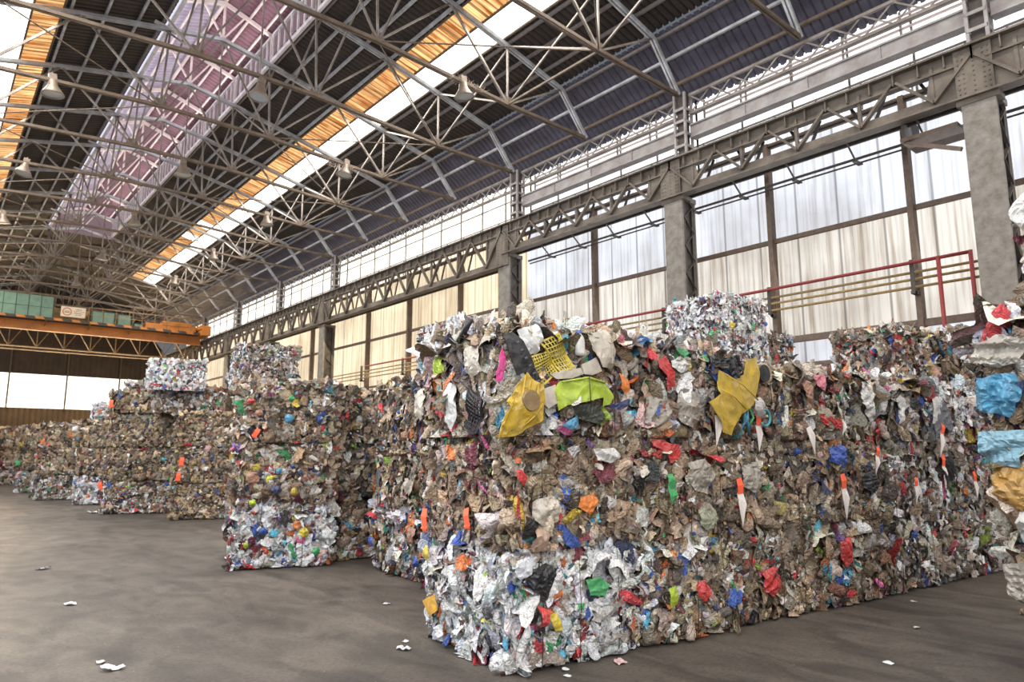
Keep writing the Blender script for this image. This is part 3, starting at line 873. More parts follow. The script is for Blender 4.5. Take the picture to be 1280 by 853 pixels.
b.build('trolley_housing', M['orange_steel'], t)
MB().box((6.9, 0, 9.28), (13.4, .9, 9.50)).box((5.3, .1, 9.28), (7.2, .8, 10.1)).build('winch_frame', M['ochre_steel'], t)
b = MB()
for z in (9.75, 10.2): b.box((7.0, -.74, z - .015), (13.6, -.71, z + .015))
for k in range(10): b.box((7.0 + k * .72, -.74, 9.25), (7.03 + k * .72, -.71, 10.2))
b.build('walkway_handrail', M['ochre_steel'], t)
b = MB()
for z in (10.35, 10.75): b.box((5.3, .4, z), (13.6, .45, z + .05))
for x in (5.4, 6.6, 7.3, 9.6, 11.4, 13.3): b.box((x, .38, 9.3), (x + .06, .44, 10.8))
b.build('cable_rail', M['rust'], t)
MB().box((13.35, -1.3, 9.14), (13.85, 2.4, 9.6)).box((13.3, -1.1, 9.55), (13.9, 2.2, 9.8)).build('end_carriage', M['orange_steel'], t)

# cobweb clumps on truss nodes
for i, (x, y, z) in enumerate(((10.0, 13.6, 11.2), (9.6, 20.3, 11.1), (8.4, 27.1, 11.2), (10.8, 30.5, 11.1), (11.2, 23.7, 11.2), (1.9, 13.6, 11.2))):
    me = bpy.data.meshes.new('cobweb'); v = []; f = []
    r = random.Random(i)
    b = MB()
    for k in range(60):
        a_ = Vector((r.uniform(-.5, .5), r.uniform(-.08, .08), r.uniform(-.05, .04))); c_ = a_ + Vector((r.uniform(-.35, .35), r.uniform(-.1, .1), r.uniform(-.16, .1)))
        m_ = (a_ + c_) / 2 + Vector((0, 0, -.08))
        b.tube([a_, m_, c_], [.003, .006, .003], 4)
    o = b.build('cobweb', M['cobweb']); o.location = (x, y, z)
    tag(o, 'brown dusty cobweb tangle hanging on a truss, %s of its kind from the camera' % ORD[i], 'cobweb', 'cobwebs on the trusses')

# ------------------------------------------------------------------ pressed waste bales
PAL = {
    'beige_warmlit': (0.46, 0.355, 0.21), 'beige': (0.46, 0.355, 0.245), 'taupe': (0.27, 0.20, 0.135), 'clay': (0.36, 0.235, 0.15), 'film': (0.36, 0.31, 0.255), 'cream': (0.68, 0.62, 0.53),
    'white': (0.88, 0.885, 0.90), 'ice': (0.70, 0.74, 0.82), 'pale': (0.60, 0.58, 0.57), 'dark': (0.10, 0.08, 0.065), 'black': (0.018, 0.018, 0.02),
    'brown': (0.24, 0.10, 0.05), 'red': (0.62, 0.03, 0.035), 'orange': (0.85, 0.22, 0.04), 'yellow': (0.80, 0.56, 0.05), 'lime': (0.42, 0.62, 0.06),
    'green': (0.04, 0.38, 0.13), 'teal': (0.04, 0.30, 0.32), 'cyan': (0.10, 0.45, 0.68), 'blue': (0.03, 0.11, 0.48), 'navy': (0.03, 0.045, 0.14),
    'violet': (0.20, 0.08, 0.36), 'pink': (0.80, 0.14, 0.35), 'maroon': (0.26, 0.03, 0.06), 'rose': (0.72, 0.45, 0.42), 'grey': (0.22, 0.22, 0.24),
}
ACC = ['red', 'orange', 'yellow', 'lime', 'green', 'teal', 'cyan', 'blue', 'navy', 'violet', 'pink', 'maroon', 'brown', 'black', 'rose', 'grey']
ACW = [1.7, 1.1, 0.6, 0.25, 0.6, 0.45, 0.7, 1.2, 1.2, 0.3, 0.35, 1.1, 1.8, 1.6, 1.1, 1.1]
MIX = {
    'brown': (dict(beige=.27, taupe=.27, clay=.10, film=.13, cream=.10, pale=.02, white=.01, dark=.13), .12),
    'mixed': (dict(beige=.20, taupe=.17, clay=.05, film=.18, cream=.12, white=.07, pale=.08, ice=.03, dark=.10), .19),
    'white': (dict(white=.56, ice=.24, pale=.10, cream=.05, film=.04, dark=.01), .20),
    'grey':  (dict(film=.36, pale=.20, ice=.08, taupe=.18, dark=.14, white=.04), .12),
    'dusty': (dict(beige_warmlit=.30, taupe=.34, clay=.12, film=.09, cream=.04, dark=.14), .05),  # browner and yellower: dim fronts and warm far light put into the colours
}
def pick_colors(n, kind, rng, accent=1.0):
    base, acc = MIX[kind]; acc *= accent
    names = list(base); w = np.array([base[k] for k in names]); w = w / w.sum() * (1 - acc)
    aw = np.array(ACW); aw = aw / aw.sum() * acc
    dull = lambda c: tuple(v * .78 + .035 for v in c)
    allc = np.array([PAL[k] for k in names] + [dull(PAL[k]) for k in ACC])
    idx = rng.choice(len(allc), n, p=np.concatenate([w, aw]))
    c = allc[idx] * np.exp(rng.normal(0, 0.30, (n, 1))) * (1 + rng.normal(0, 0.04, (n, 3)))
    return np.clip(c, 0.01, 0.9), idx >= len(names)


def tri(x): return np.abs((x % 2.0) - 1.0) * 2 - 1


def pieces(C, T, U, N, size, rng, m=7, tilt=0.45, aspect=1.0, vert=0.0, thick=1.0, blob=0.10):
    """crumpled scraps. C centres (n,3); T,U,N face axes; returns verts (n, m*m, 3)"""
    n = len(C)
    g = np.linspace(-1, 1, m); P, Qq = np.meshgrid(g, g); P = P.ravel()[None]; Qq = Qq.ravel()[None]
    ang = np.arctan2(Qq, P); k1 = rng.integers(2, 5, (n, 1)); ph = rng.uniform(0, 6.3, (n, 1)); ph2 = rng.uniform(0, 6.3, (n, 1))
    rad = 1 + 0.22 * np.sin(k1 * ang + ph) + 0.12 * np.sin((k1 + 3) * ang + ph2)
    # between a square sheet and a round one
    rr = rng.uniform(0, 1, (n, 1)); sq = np.maximum(np.abs(P), np.abs(Qq)); ci = np.sqrt(P ** 2 + Qq ** 2) + 1e-6
    mapf = (1 - rr) + rr * sq / ci
    x = P * rad * mapf; y = Qq * rad * mapf
    z = np.zeros((n, m * m))
    for k in range(5):
        th = rng.uniform(0, PI, (n, 1)); f = rng.uniform(0.4, 1.0, (n, 1)) * (1 + 0.55 * k); a = 0.26 / (1 + 0.75 * k) * rng.uniform(.3, 1.2, (n, 1))
        w = tri(f * (x * np.cos(th) + y * np.sin(th)) + rng.uniform(0, 2, (n, 1)))
        z += a * w
        x = x + 0.10 / (1 + .5 * k) * tri(f * 1.3 * (y * np.cos(th) - x * np.sin(th)) + rng.uniform(0, 2, (n, 1))) * np.cos(th)
        y = y + 0.10 / (1 + .5 * k) * w * np.sin(th)
    pl = rng.uniform(0, 1, (n, 1)) < .55; fx = rng.uniform(1.2, 2.6, (n, 1))
    z = z + pl * rng.uniform(.08, .24, (n, 1)) * tri(fx * x + .5 * y * rng.normal(0, 1, (n, 1)) + rng.uniform(0, 2, (n, 1)))
    z -= rng.uniform(0.05, 0.75, (n, 1)) * (P ** 2 + Qq ** 2) * 0.5
    z *= thick
    # a share are crushed hollow containers
    isb = rng.uniform(0, 1, n) < blob
    if isb.any():
        nb = isb.sum(); u = np.linspace(0, 2 * PI, m); v = np.linspace(-1, 1, m)
        Uu, Vv = np.meshgrid(u, v); Uu = Uu.ravel()[None]; Vv = Vv.ravel()[None]
        r = (1 - np.abs(Vv) ** rng.uniform(3, 8, (nb, 1))) ** 0.5 * (1 - rng.uniform(0, .6, (nb, 1)) * np.clip(Vv, 0, 1) ** 2)
        r = r * (1 + 0.12 * np.sin(3 * Uu + rng.uniform(0, 6, (nb, 1)) + 2 * Vv))
        x[isb] = 0.5 * r * np.cos(Uu); y[isb] = Vv + 0 * r; z[isb] = 0.30 * r * np.sin(Uu) + 0.08 * np.sin(5 * Vv + rng.uniform(0, 6, (nb, 1)))
    asp = aspect * np.exp(rng.normal(0, 0.28, n))[:, None]
    x = x / np.sqrt(asp); y = y * np.sqrt(asp)
    s = size[:, None]; x = x * s; y = y * s; z = z * s
    # orientation
    rot = np.where(rng.uniform(0, 1, n) < vert, rng.normal(0, 0.25, n), rng.uniform(-PI, PI, n))
    e1 = T * np.cos(rot)[:, None] + U * np.sin(rot)[:, None]
    e2 = -T * np.sin(rot)[:, None] + U * np.cos(rot)[:, None]
    ta = rng.normal(0, 1, n) * tilt; e3 = np.broadcast_to(N, (n, 3))
    c, sn = np.cos(ta)[:, None], np.sin(ta)[:, None]
    e1, e3 = e1 * c + e3 * sn, e3 * c - e1 * sn
    tb = rng.normal(0, 1, n) * tilt * 0.6; c, sn = np.cos(tb)[:, None], np.sin(tb)[:, None]
    e2, e3 = e2 * c + e3 * sn, e3 * c - e2 * sn
    return C[:, None, :] + x[..., None] * e1[:, None, :] + y[..., None] * e2[:, None, :] + z[..., None] * e3[:, None, :]


def grid_quads(n, m):
    i = np.arange(m - 1); a = (i[:, None] * m + i[None, :]).ravel()
    q = np.stack([a, a + 1, a + m + 1, a + m], 1)
    return (q[None] + (np.arange(n) * m * m)[:, None, None]).reshape(-1, 4)


def bale_mesh(w, d, h, kind, seed, dens, size, m=7, faces='flrbt', kind_left=None, aspect=1.0, accent=1.0, kind_top=None, rough=1.0):
    rng = np.random.default_rng(seed)
    Vs, Qs, Cs = [], [], []; off = 0
    # core: rounded, lumpy block
    ng = 12; g = np.linspace(-.5, .5, ng)
    def addV(V, Q, Cc):
        nonlocal off
        Vs.append(V.reshape(-1, 3)); Qs.append(Q + off); Cs.append(Cc); off += V.reshape(-1, 3).shape[0]
    dims = np.array([w, d, h])
    ctr = np.array([w / 2, d / 2, h / 2])
    A, B = np.meshgrid(g, g); A = A.ravel(); B = B.ravel()
    dark = np.array([0.06, 0.048, 0.038]) if kind not in ('white',) else np.array([0.14, 0.13, 0.13])  # core colour darkened to deepen the shade in gaps between scraps
    for ax in range(3):
        for sg in (-1, 1):
            p = np.zeros((ng * ng, 3)); p[:, ax] = sg * .5; p[:, (ax + 1) % 3] = A; p[:, (ax + 2) % 3] = B
            q = p * 2; ln = (np.abs(q) ** 7).sum(1) ** (1 / 7); q = q / ln[:, None]
            p = q / 2 * (dims - 0.07)
            nz = np.sin(p[:, 0] * 23 + seed) * np.sin(p[:, 1] * 19 + 2) * np.sin(p[:, 2] * 21 + seed * 2)
            p = p * (1 + 0.03 * nz[:, None])
            p[:, 2] = np.clip(p[:, 2], -h / 2, h / 2)
            V = p + ctr
            Q = grid_quads(1, ng)
            if sg < 0: Q = Q[:, ::-1]
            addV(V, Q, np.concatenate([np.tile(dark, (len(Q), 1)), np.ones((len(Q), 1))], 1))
    X, Y, Z = np.eye(3)
    F = {'f': (w, h, (0, 0, 0), X, Z, -Y, kind), 'l': (d, h, (0, d, 0), -Y, Z, -X, kind_left or kind),
         'r': (d, h, (w, 0, 0), Y, Z, X, kind), 'b': (w, h, (w, d, 0), -X, Z, Y, kind), 't': (w, d, (0, 0, h), X, Y, Z, kind_top or kind)}
    for ch in 'flrbt':
        full = ch in faces
        a, b, o, T, U, N, kd = F[ch]
        ar = a * b
        dn = dens * (1.0 if full else 0.2); sz = size * (1.0 if full else 1.15)
        n = max(12, int(dn * ar))
        layers = [(n, sz, .42, 0.0)]
        if full: layers.append((int(n * .75), sz * .48, .5, 0.002))
        for li, (nn, s0, tl, lift) in enumerate(layers):
            u = rng.uniform(-.02, a + .02, nn); v = rng.uniform(0.02, b + (.02 if ch != 't' else 0), nn)
            size_ = s0 * np.exp(rng.normal(0, .52, nn)); size_ = np.clip(size_, s0 * .35, s0 * (2.4 if m > 6 else 1.7))
            # low-frequency bulge of the face
            bulge = 0.035 * np.sin(u * 5 + seed) * np.cos(v * 6 + seed * 1.7)
            edge = np.minimum(np.minimum(u, a - u), np.minimum(v, b - v)); rnd = -0.075 * np.exp(-np.clip(edge, 0, 9) / 0.05) - (.03 if ch == 't' else 0)
            dep = bulge + rnd + rng.normal(0, .024, nn) * rough + lift - 0.015 - (0 if full else .05)
            if ch != 't': v = np.maximum(v, size_ * .7)
            C = np.array(o)[None] + u[:, None] * T + v[:, None] * U + dep[:, None] * N
            layered = ch in 'lr'
            V = pieces(C, T, U, N, size_ * (0.9 if layered else 1), rng, m if li == 0 else max(4, m - 2), tl * (1.5 if layered else 1), aspect * (1.9 if layered else 1.15), .75 if layered else .35, 1.0, .10 if li == 0 else .05)
            if rough > 2: V[..., 2] = np.where(V[..., 2] < .03, .03 + .1 * rng.uniform(0, 1, (len(V), 1)), V[..., 2])
            V[..., 2] = np.maximum(V[..., 2], 0.004 + 0.02 * rng.uniform(0, 1, (len(V), 1)))
            mm = m if li == 0 else max(4, m - 2)
            Q = grid_quads(nn, mm)
            col, isacc = pick_colors(nn, kd, rng, accent * (0.9 if li == 0 else 1.25))
            fc = np.repeat(col, (mm - 1) ** 2, 0)
            # printed bands on some scraps
            gi = np.arange(mm - 1); PX, PY = np.meshgrid(gi, gi); PX = PX.ravel(); PY = PY.ravel()
            pr = rng.uniform(0, 1, nn) < .16
            if pr.any():
                c2, _ = pick_colors(nn, 'white', rng, 3.2)
                st = rng.integers(0, mm - 2, nn); hor = rng.uniform(0, 1, nn) < .5
                msk = (np.where(hor[:, None], PX[None], PY[None]) == st[:, None]) | (np.where(hor[:, None], PX[None], PY[None]) == st[:, None] + 1)
                msk &= pr[:, None]
                fc = fc.reshape(nn, -1, 3); fc[msk] = np.repeat(c2[:, None], (mm - 1) ** 2, 1)[msk]; fc = fc.reshape(-1, 3)
            addV(V, Q, np.concatenate([fc, np.ones((len(fc), 1))], 1))
    return np_mesh('pressed_plastic', np.concatenate(Vs), np.concatenate(Qs), np.concatenate(Cs), M['waste'])


def wires(parent, w, d, h, n=3, y=False):
    for k in range(n):
        t_ = w * (k + .7) / (n + .4) + random.uniform(-.03, .03)
        g = .035
        pts = [(t_, -g, .02), (t_ + .01, -g - .012, h * .5), (t_, -g, h + .01), (t_, d * .5, h + g), (t_, d + g, h), (t_, d + g, .02)]
        MB().tube(pts, .0035, 5).build('baling_wire', M['wire'], parent)


def label_tag(parent, u, v, n_off=-0.09, lean=0.1, s=1.0, orange=True, axis='f', pale=0.30):
    """pointed pale film strip with a fluorescent orange end"""
    b = MB(); w_ = .05 * s; L_ = pale * s
    ln = lean
    def P(a, z, o=0.0):
        x, y_ = a * math.cos(ln) + z * math.sin(ln), z * math.cos(ln) - a * math.sin(ln)
        return (u + x, n_off + o, v + y_) if axis == 'f' else (n_off + o, u - x, v + y_)
    prof = [(-w_ * .8, 0, 0), (w_ * .8, 0, 0), (w_, -L_ * .35, -.02), (w_ * .7, -L_ * .7, .005), (0, -L_, .01), (-w_ * .9, -L_ * .45, -.015)]
    fr = [P(a, z, o) for a, z, o in prof]; bk = [tuple(Vector(p) + (Vector((0, .004, 0)) if axis == 'f' else Vector((.004, 0, 0)))) for p in fr]
    k = len(fr); b.add(fr + bk, [tuple(range(k)), tuple(range(k, 2 * k))[::-1]] + [(i, i + k, (i + 1) % k + k, (i + 1) % k) for i in range(k)])
    t_ = b.build('film_tag', M['tag_white'] if pale > .06 else M['tag_orange'], parent)
    if orange:
        q = MB(); h_ = .13 * s
        pr = [(-w_ * .75, -.01, -.006), (w_ * .75, -.01, -.006), (w_ * .8, h_ * .5, -.018), (w_ * .7, h_, -.004), (-w_ * .7, h_ * .93, -.004), (-w_ * .8, h_ * .5, -.018)]
        fr = [P(a, z, o) for a, z, o in pr]; bk = [tuple(Vector(p) + (Vector((0, .004, 0)) if axis == 'f' else Vector((.004, 0, 0)))) for p in fr]
        q.add(fr + bk, [(0, 1, 2, 5), (5, 2, 3, 4), (11, 8, 7, 6), (10, 9, 8, 11)] + [(i, i + 6, (i + 1) % 6 + 6, (i + 1) % 6) for i in range(6)])
        o = q.build('orange_label', M['tag_orange'], t_); o['label'] = 'fluorescent orange label end'
    return t_


BID = [100]
def bale(org, rot, w, d, h, kind, label, group, dens=420, size=.055, m=7, faces='flt', wire=3, tags=(), **kw):
    if size > .04: dens *= .66; size *= 1.08
    BID[0] += 1
    z = org[2]
    t_ = thing('waste_bale', label, 'bale', org, math.radians(rot), group)
    me = bale_mesh(w, d, h, kind, BID[0], dens, size, m, faces, **kw)
    link('pressed_plastic', me, t_)
    if wire: wires(t_, w, d, h, wire)
    for tg in tags: label_tag(t_, **tg)
    return t_


NUM = ['first', 'second', 'third', 'fourth', 'fifth', 'sixth', 'seventh']
ROT = -6.0
ca, sa = math.cos(math.radians(ROT)), math.sin(math.radians(ROT))
A0 = (3.63, 4.30)
def FR(s, t, z): return (A0[0] + s * ca - t * sa, A0[1] + s * sa + t * ca, z)
# --- long front stack: six bales long, three high
tiers = [(0.0, .90), (.90, .92), (1.82, .93)]
wid = [1.36, 1.34, 1.36, 1.35, 1.36, 1.33]
front = {}
G1 = 'bales of the long front stack'
for ti, (z, h) in enumerate(tiers):
    s = 0.0
    for ci, w in enumerate(wid):
        kind = 'brown'; kw = {}; tg = []
        if ti == 0 and ci == 0: kind = 'white'; kw = dict(accent=1.1)
        elif ti == 0 and ci == 1: kind = 'mixed'
        elif ti == 2 and ci in (0, 1): kind = 'mixed'; kw = dict(size=.072)
        elif ti == 2 and ci == 5: kind = 'white'
        elif ti == 2 and ci in (3, 4): kind = 'mixed'; kw = dict(size=.065)
        elif ti == 1 and ci == 0: kind = 'brown'; kw = dict(accent=1.3)
        elif ci >= 4: kind = 'grey'
        elif ti == 0: kind = 'brown'; kw = dict(accent=1.3)
        jt = random.uniform(-.05, .05) if ci else 0
        hh = h - ((.12 if ci >= 2 else .06) if ti == 2 and ci >= 1 else 0)
        desc = {'white': 'white and pale blue plastic', 'mixed': 'multicoloured plastic', 'brown': 'beige and brown plastic', 'grey': 'grey film plastic'}[kind]
        t_ = bale(FR(s, jt, z), ROT, w - .02, 1.45, hh, kind,
                  '%s bale, %s tier of long front stack, %s from near corner' % (desc, ['bottom', 'middle', 'top'][ti], NUM[ci]), G1,
                  dens=520 if ci < 3 else 430, m=9 if ci < 3 else 7, faces=('fl' if ci == 0 else 'f') + ('t' if ti == 2 else ''), tags=tg, **kw)
        front[(ti, ci)] = (t_, s, z)
        s += w
def on_front(ti, ci, s, z):    # to the bale's own frame
    t_, s0, z0 = front[(ti, ci)]; return t_, s - s0, z - z0
for ti, ci, s, z, ln, sc, org in ((2, 1, 2.38, 2.05, .1, 1.0, False), (2, 2, 3.06, 1.98, -.05, .95, True), (2, 2, 3.95, 1.97, -.35, 1.1, False),
                                  (1, 3, 4.44, 1.30, -.1, 1.2, True), (1, 1, 2.66, 1.30, -.1, 1.1, True), (2, 5, 6.95, 1.95, .25, 1.1, True),
                                  (1, 5, 6.98, 1.52, -.08, 1.1, True), (1, 4, 6.10, 1.28, .0, .8, True), (1, 5, 7.85, 1.30, -.15, 1.0, True), (1, 3, 5.2, 1.66, .2, .8, True),
                                  (2, 3, 4.66, 2.05, .3, .6, False)):
    t_, u, v = on_front(ti, ci, s, z); label_tag(t_, u, v, lean=ln, s=sc, orange=org)
# orange tags on the left end faces
label_tag(front[(1, 0)][0], 1.30, .12, lean=.03, s=1.25, axis='l', pale=.05); label_tag(front[(1, 0)][0], .52, .20, lean=-.12, s=1.05, axis='l', pale=.05)

# --- second row behind, two bales long on its left end
G2 = 'bales of the second stack'
def R2(s, t, z): return (5.12 + s * ca - t * sa, 7.55 + s * sa + t * ca, z)
for ti, (z, h) in enumerate(tiers):
    for di in range(2):
        bale(R2(0, di * 1.02, z), ROT, 1.5, 1.0, h - .05 * (ti == 2), ['white', 'dusty', 'brown'][ti] if ti else 'white',
             '%s bale at the end of the second stack, %s tier, %s side' % (['white and pale', 'dusty beige', 'beige and cream'][ti], ['bottom', 'middle', 'top'][ti], ['nearer', 'farther'][di]),
             G2, dens=520, size=.042, m=7, faces='lft' if di == 0 else 'lt', wire=2, accent=1.5, kind_left=['mixed', 'brown', 'brown'][ti])
for ti, (z, h) in enumerate(tiers):
    for ci in range(4):
        bale(R2(1.52 + ci * 1.5, 0, z), ROT, 1.48, 1.6, h - .05 * (ti == 2), ['white', 'dusty', 'brown'][ti],
             'beige bale of the second stack behind the front stack, %s tier, %s from left' % (['bottom', 'middle', 'top'][ti], NUM[ci + 1]),
             G2, dens=60, size=.10, m=5, faces='t' if ti == 2 else '', wire=0)
bale(R2(.35, .15, 2.72), ROT, 1.0, 1.2, .80, 'white', 'white papery bale on top of the second stack, half hidden by the front stack', 'bales of the fourth tier',
     dens=650, size=.036, m=6, faces='lft', wire=2, accent=1.2)
# --- fourth-tier bales standing over the front stack
bale((7.78, 5.02, 2.70), ROT, 1.0, .95, 1.05, 'white', 'bright white bale with coloured specks standing high over the front stack', 'bales of the fourth tier',
     dens=1100, size=.034, m=6, faces='lft', wire=3, accent=1.25, tags=[dict(u=.62, v=.30, lean=.05, s=.8, axis='l', pale=.42, orange=False)])
bale((8.95, 5.35, 2.60), ROT - 6, 1.0, .92, .80, 'grey', 'grey film bale behind and right of the bright white high bale', 'bales of the fourth tier',
     dens=800, size=.038, m=6, faces='lft', wire=2, accent=1.5)
bale((10.95, 4.10, 2.58), ROT, 1.15, 1.05, .98, 'mixed', 'mixed grey bale standing on the right part of the front stack', 'bales of the fourth tier',
     dens=700, size=.045, m=7, faces='lft', wire=2, accent=1.2, kind_top='grey')
bale((12.12, 3.55, 2.66), ROT, 1.15, 1.1, .90, 'brown', 'brown and beige bale right of the mixed grey high bale', 'bales of the fourth tier', dens=520, size=.05, m=7, faces='lft', wire=2)
bale((12.45, 2.15, 2.66), ROT, .9, 1.0, 1.0, 'mixed', 'multicoloured high bale before the first column, behind the near right stack', 'bales of the fourth tier', dens=480, size=.055, m=7, faces='lft', wire=2)
for ti, (z, h) in enumerate(tiers):
    for ci in range(2):
        bale(FR(8.16 + ci * 1.26, -1.25 * ci, z), ROT, 1.24 - .45 * ci, 1.45, h - .04, 'grey', 'grey %s-tier bale beyond the front stack, the one %s' % (['bottom', 'middle', 'top'][ti], ['nearer the middle', 'nearer the wall'][ci]),
             'bales beyond the front stack end', dens=300, size=.07, m=6, faces='fl' + ('t' if ti == 2 else ''), wire=0)

# --- third stack, standing proud towards the aisle
def R3(s, t, z, r=-22.0):
    c_, s_ = math.cos(math.radians(r)), math.sin(math.radians(r)); return (3.62 + s * c_ - t * s_, 10.62 + s * s_ + t * c_, z)
G3 = 'bales of the third stack'
for ti, (z, h) in enumerate(tiers):
    bale(R3(0, 0, z), -22, 1.42, 1.15, h - .02, ['white', 'brown', 'brown'][ti],
         '%s bale at the aisle end of the third stack, %s tier' % (['white and many-coloured', 'beige and many-coloured', 'plain beige'][ti], ['bottom', 'middle', 'top'][ti]),
         G3, dens=620, size=.05, m=8, faces='lft', wire=2, accent=[1.5, 1.8, .8][ti], kind_left=['white', 'mixed', 'brown'][ti], tags=[[], [dict(u=.55, v=.25, lean=.1, axis='l', s=1.1, pale=.05)], [dict(u=.25, v=.12, lean=.5, s=.9, pale=.05)]][ti])
    bale(R3(.1, 1.2, z), -12, 1.4, 1.15, h - .02, 'brown', 'beige bale behind the aisle end of the third stack, %s tier' % (['bottom', 'middle', 'top'][ti]), G3,
         dens=260, size=.07, m=6, faces='lt', wire=0)
    bale((5.15, 10.45, z), ROT, 1.4, 1.1, h - .06, 'brown', 'shadowed beige bale between the second and third stacks, %s tier' % (['bottom', 'middle', 'top'][ti]), G3,
         dens=320, size=.06, m=6, faces='flt', wire=0, accent=1.4)
bale((3.98, 11.85, 2.74), -12, 1.0, 1.0, .76, 'grey', 'grey film bale with lit left side coloured white on top of the third stack', 'bales of the fourth tier', dens=900, size=.03, m=6, faces='lft', wire=2, kind_left='white', accent=.7)  # white scraps on the left face paint the light falling there

# --- far stacks, smaller in the picture
def stack(x, y, rot, w, d, kinds, group, name, size=.075, dens=260, lefts=None, heights=(.9, .92, .9), m=6, tg=None):  # shade and light in the colours: browner fronts, paler left ends
    z = 0
    for ti, k in enumerate(kinds):
        h = heights[ti] if ti < len(heights) else .8
        bale((x, y, z), rot, w, d, h - .03, k, '%s bale, %s tier of %s' % ({'white': 'white film', 'brown': 'beige', 'dusty': 'dusty brown', 'mixed': 'white-ended mixed', 'grey': 'grey film'}[k],
             ['bottom', 'second', 'third', 'fourth'][ti], name), group, dens=dens * 1.8, size=size * .68, m=m, faces='lft', wire=0, kind_left=(lefts or kinds)[ti], accent=.8,
             tags=(tg[ti] if tg and tg[ti] else ()))
        z += h
G4 = 'bales of the far stacks'
OT = dict(pale=.05, s=1.3)
stack(4.98, 19.15, -20, 1.5, 1.5, ['dusty', 'dusty', 'dusty'], G4, 'the far stack just left of the third stack', tg=[None, [dict(u=.2, v=.5, lean=.1, **OT), dict(u=.15, v=.12, lean=.1, **OT)], None])
stack(6.75, 19.9, -20, 1.5, 1.5, ['dusty', 'dusty', 'dusty'], G4, 'the far column half hidden behind the third stack')
bale((4.75, 20.6, 2.72), -20, 1.7, 1.5, .72, 'mixed', 'reddish mixed bale carrying the white bale, on the far stack', G4, dens=320, size=.06, m=6, faces='lft', wire=0)
bale((4.45, 20.1, 3.30), -18, 1.35, 1.2, .82, 'white', 'white bale topping the far stack, against the dark end wall', G4, dens=700, size=.042, m=6, faces='lft', wire=0, accent=1.2)
bale((7.0, 19.9, 2.72), -15, 1.5, 1.2, .42, 'white', 'low white bale seen just left of the third stack top', G4, dens=400, size=.05, m=5, faces='lft', wire=0)
stack(4.02, 22.25, -24, 1.75, 1.7, ['mixed', 'dusty', 'dusty', 'dusty'], G4, 'the middle far stack with white foot', lefts=['white', 'brown', 'brown', 'brown'], heights=(.9, .92, .95, .62), dens=240, tg=[[dict(u=-.02, v=.72, lean=-.25, **OT)], None, None, [dict(u=.06, v=.2, lean=0, **OT)]])
stack(4.0, 26.6, -24, 1.5, 1.6, ['white', 'dusty', 'dusty'], G4, 'the far stack behind the middle far stack', dens=200, size=.085)
bale((4.45, 22.6, 3.37), -20, 1.2, 1.0, .30, 'grey', 'flat grey film bale on top of the middle far stack', G4, dens=300, size=.06, m=5, faces='lft', wire=0)
bale((4.35, 26.9, 2.74), -20, 1.2, 1.2, .55, 'white', 'small white film bale against the far window light', G4, dens=300, size=.06, m=5, faces='lft', wire=0)
stack(3.3, 30.25, -26, 1.75, 1.7, ['grey', 'dusty', 'dusty'], G4, 'the fourth stack from the left end', lefts=['white', 'brown', 'dusty'], dens=180, size=.095, m=5)
stack(5.3, 30.3, -26, 1.6, 1.7, ['grey', 'dusty', 'dusty'], G4, 'the column beside the fourth stack', lefts=['grey', 'dusty', 'dusty'], dens=130, size=.11, m=5)
stack(3.3, 36.2, -26, 1.8, 1.8, ['grey', 'dusty', 'dusty'], G4, 'the third stack from the left end', lefts=['white', 'dusty', 'dusty'], dens=130, size=.12, m=5)
stack(5.2, 37.0, -26, 1.8, 1.8, ['grey', 'dusty', 'dusty'], G4, 'the column right of the third stack from left', dens=130, size=.12, m=5)
stack(3.0, 45.0, -26, 1.9, 1.9, ['grey', 'dusty', 'dusty'], G4, 'the farthest stack but one at the left edge', lefts=['white', 'dusty', 'dusty'], heights=(.95, .98, 1.0), dens=110, size=.14, m=5, tg=[[dict(u=.3, v=.5, lean=0, pale=.05, s=1.8)], [dict(u=.3, v=.5, lean=0, pale=.05, s=1.8)], None])
stack(1.2, 46.0, -20, 1.8, 1.8, ['grey', 'dusty', 'dusty'], G4, 'the farthest stack at the left edge', heights=(.95, .98, 1.05), dens=110, size=.14, m=5)

# --- near right-hand stack at the picture's edge
G5 = 'bales of the near right stack'
z = 0
for ti, (h, k, dx, dy) in enumerate(((.92, 'mixed', .14, -.06), (.92, 'mixed', .0, .0), (.95, 'mixed', -.04, .06), (.76, 'white', .10, -.36))):
    bale((6.52 + dx, .55 + dy, z), -3, 1.3, 1.22, h, k, '%s bale with big loose bags, near right stack, %s tier' % (['pale mixed', 'amber and white', 'blue and white', 'whitish'][ti], ['bottom', 'second', 'third', 'top'][ti]), G5,
         dens=300, size=.095, m=10, faces='lf' + ('t' if ti == 3 else ''), wire=0, accent=1.3, rough=2.4)
    z += h

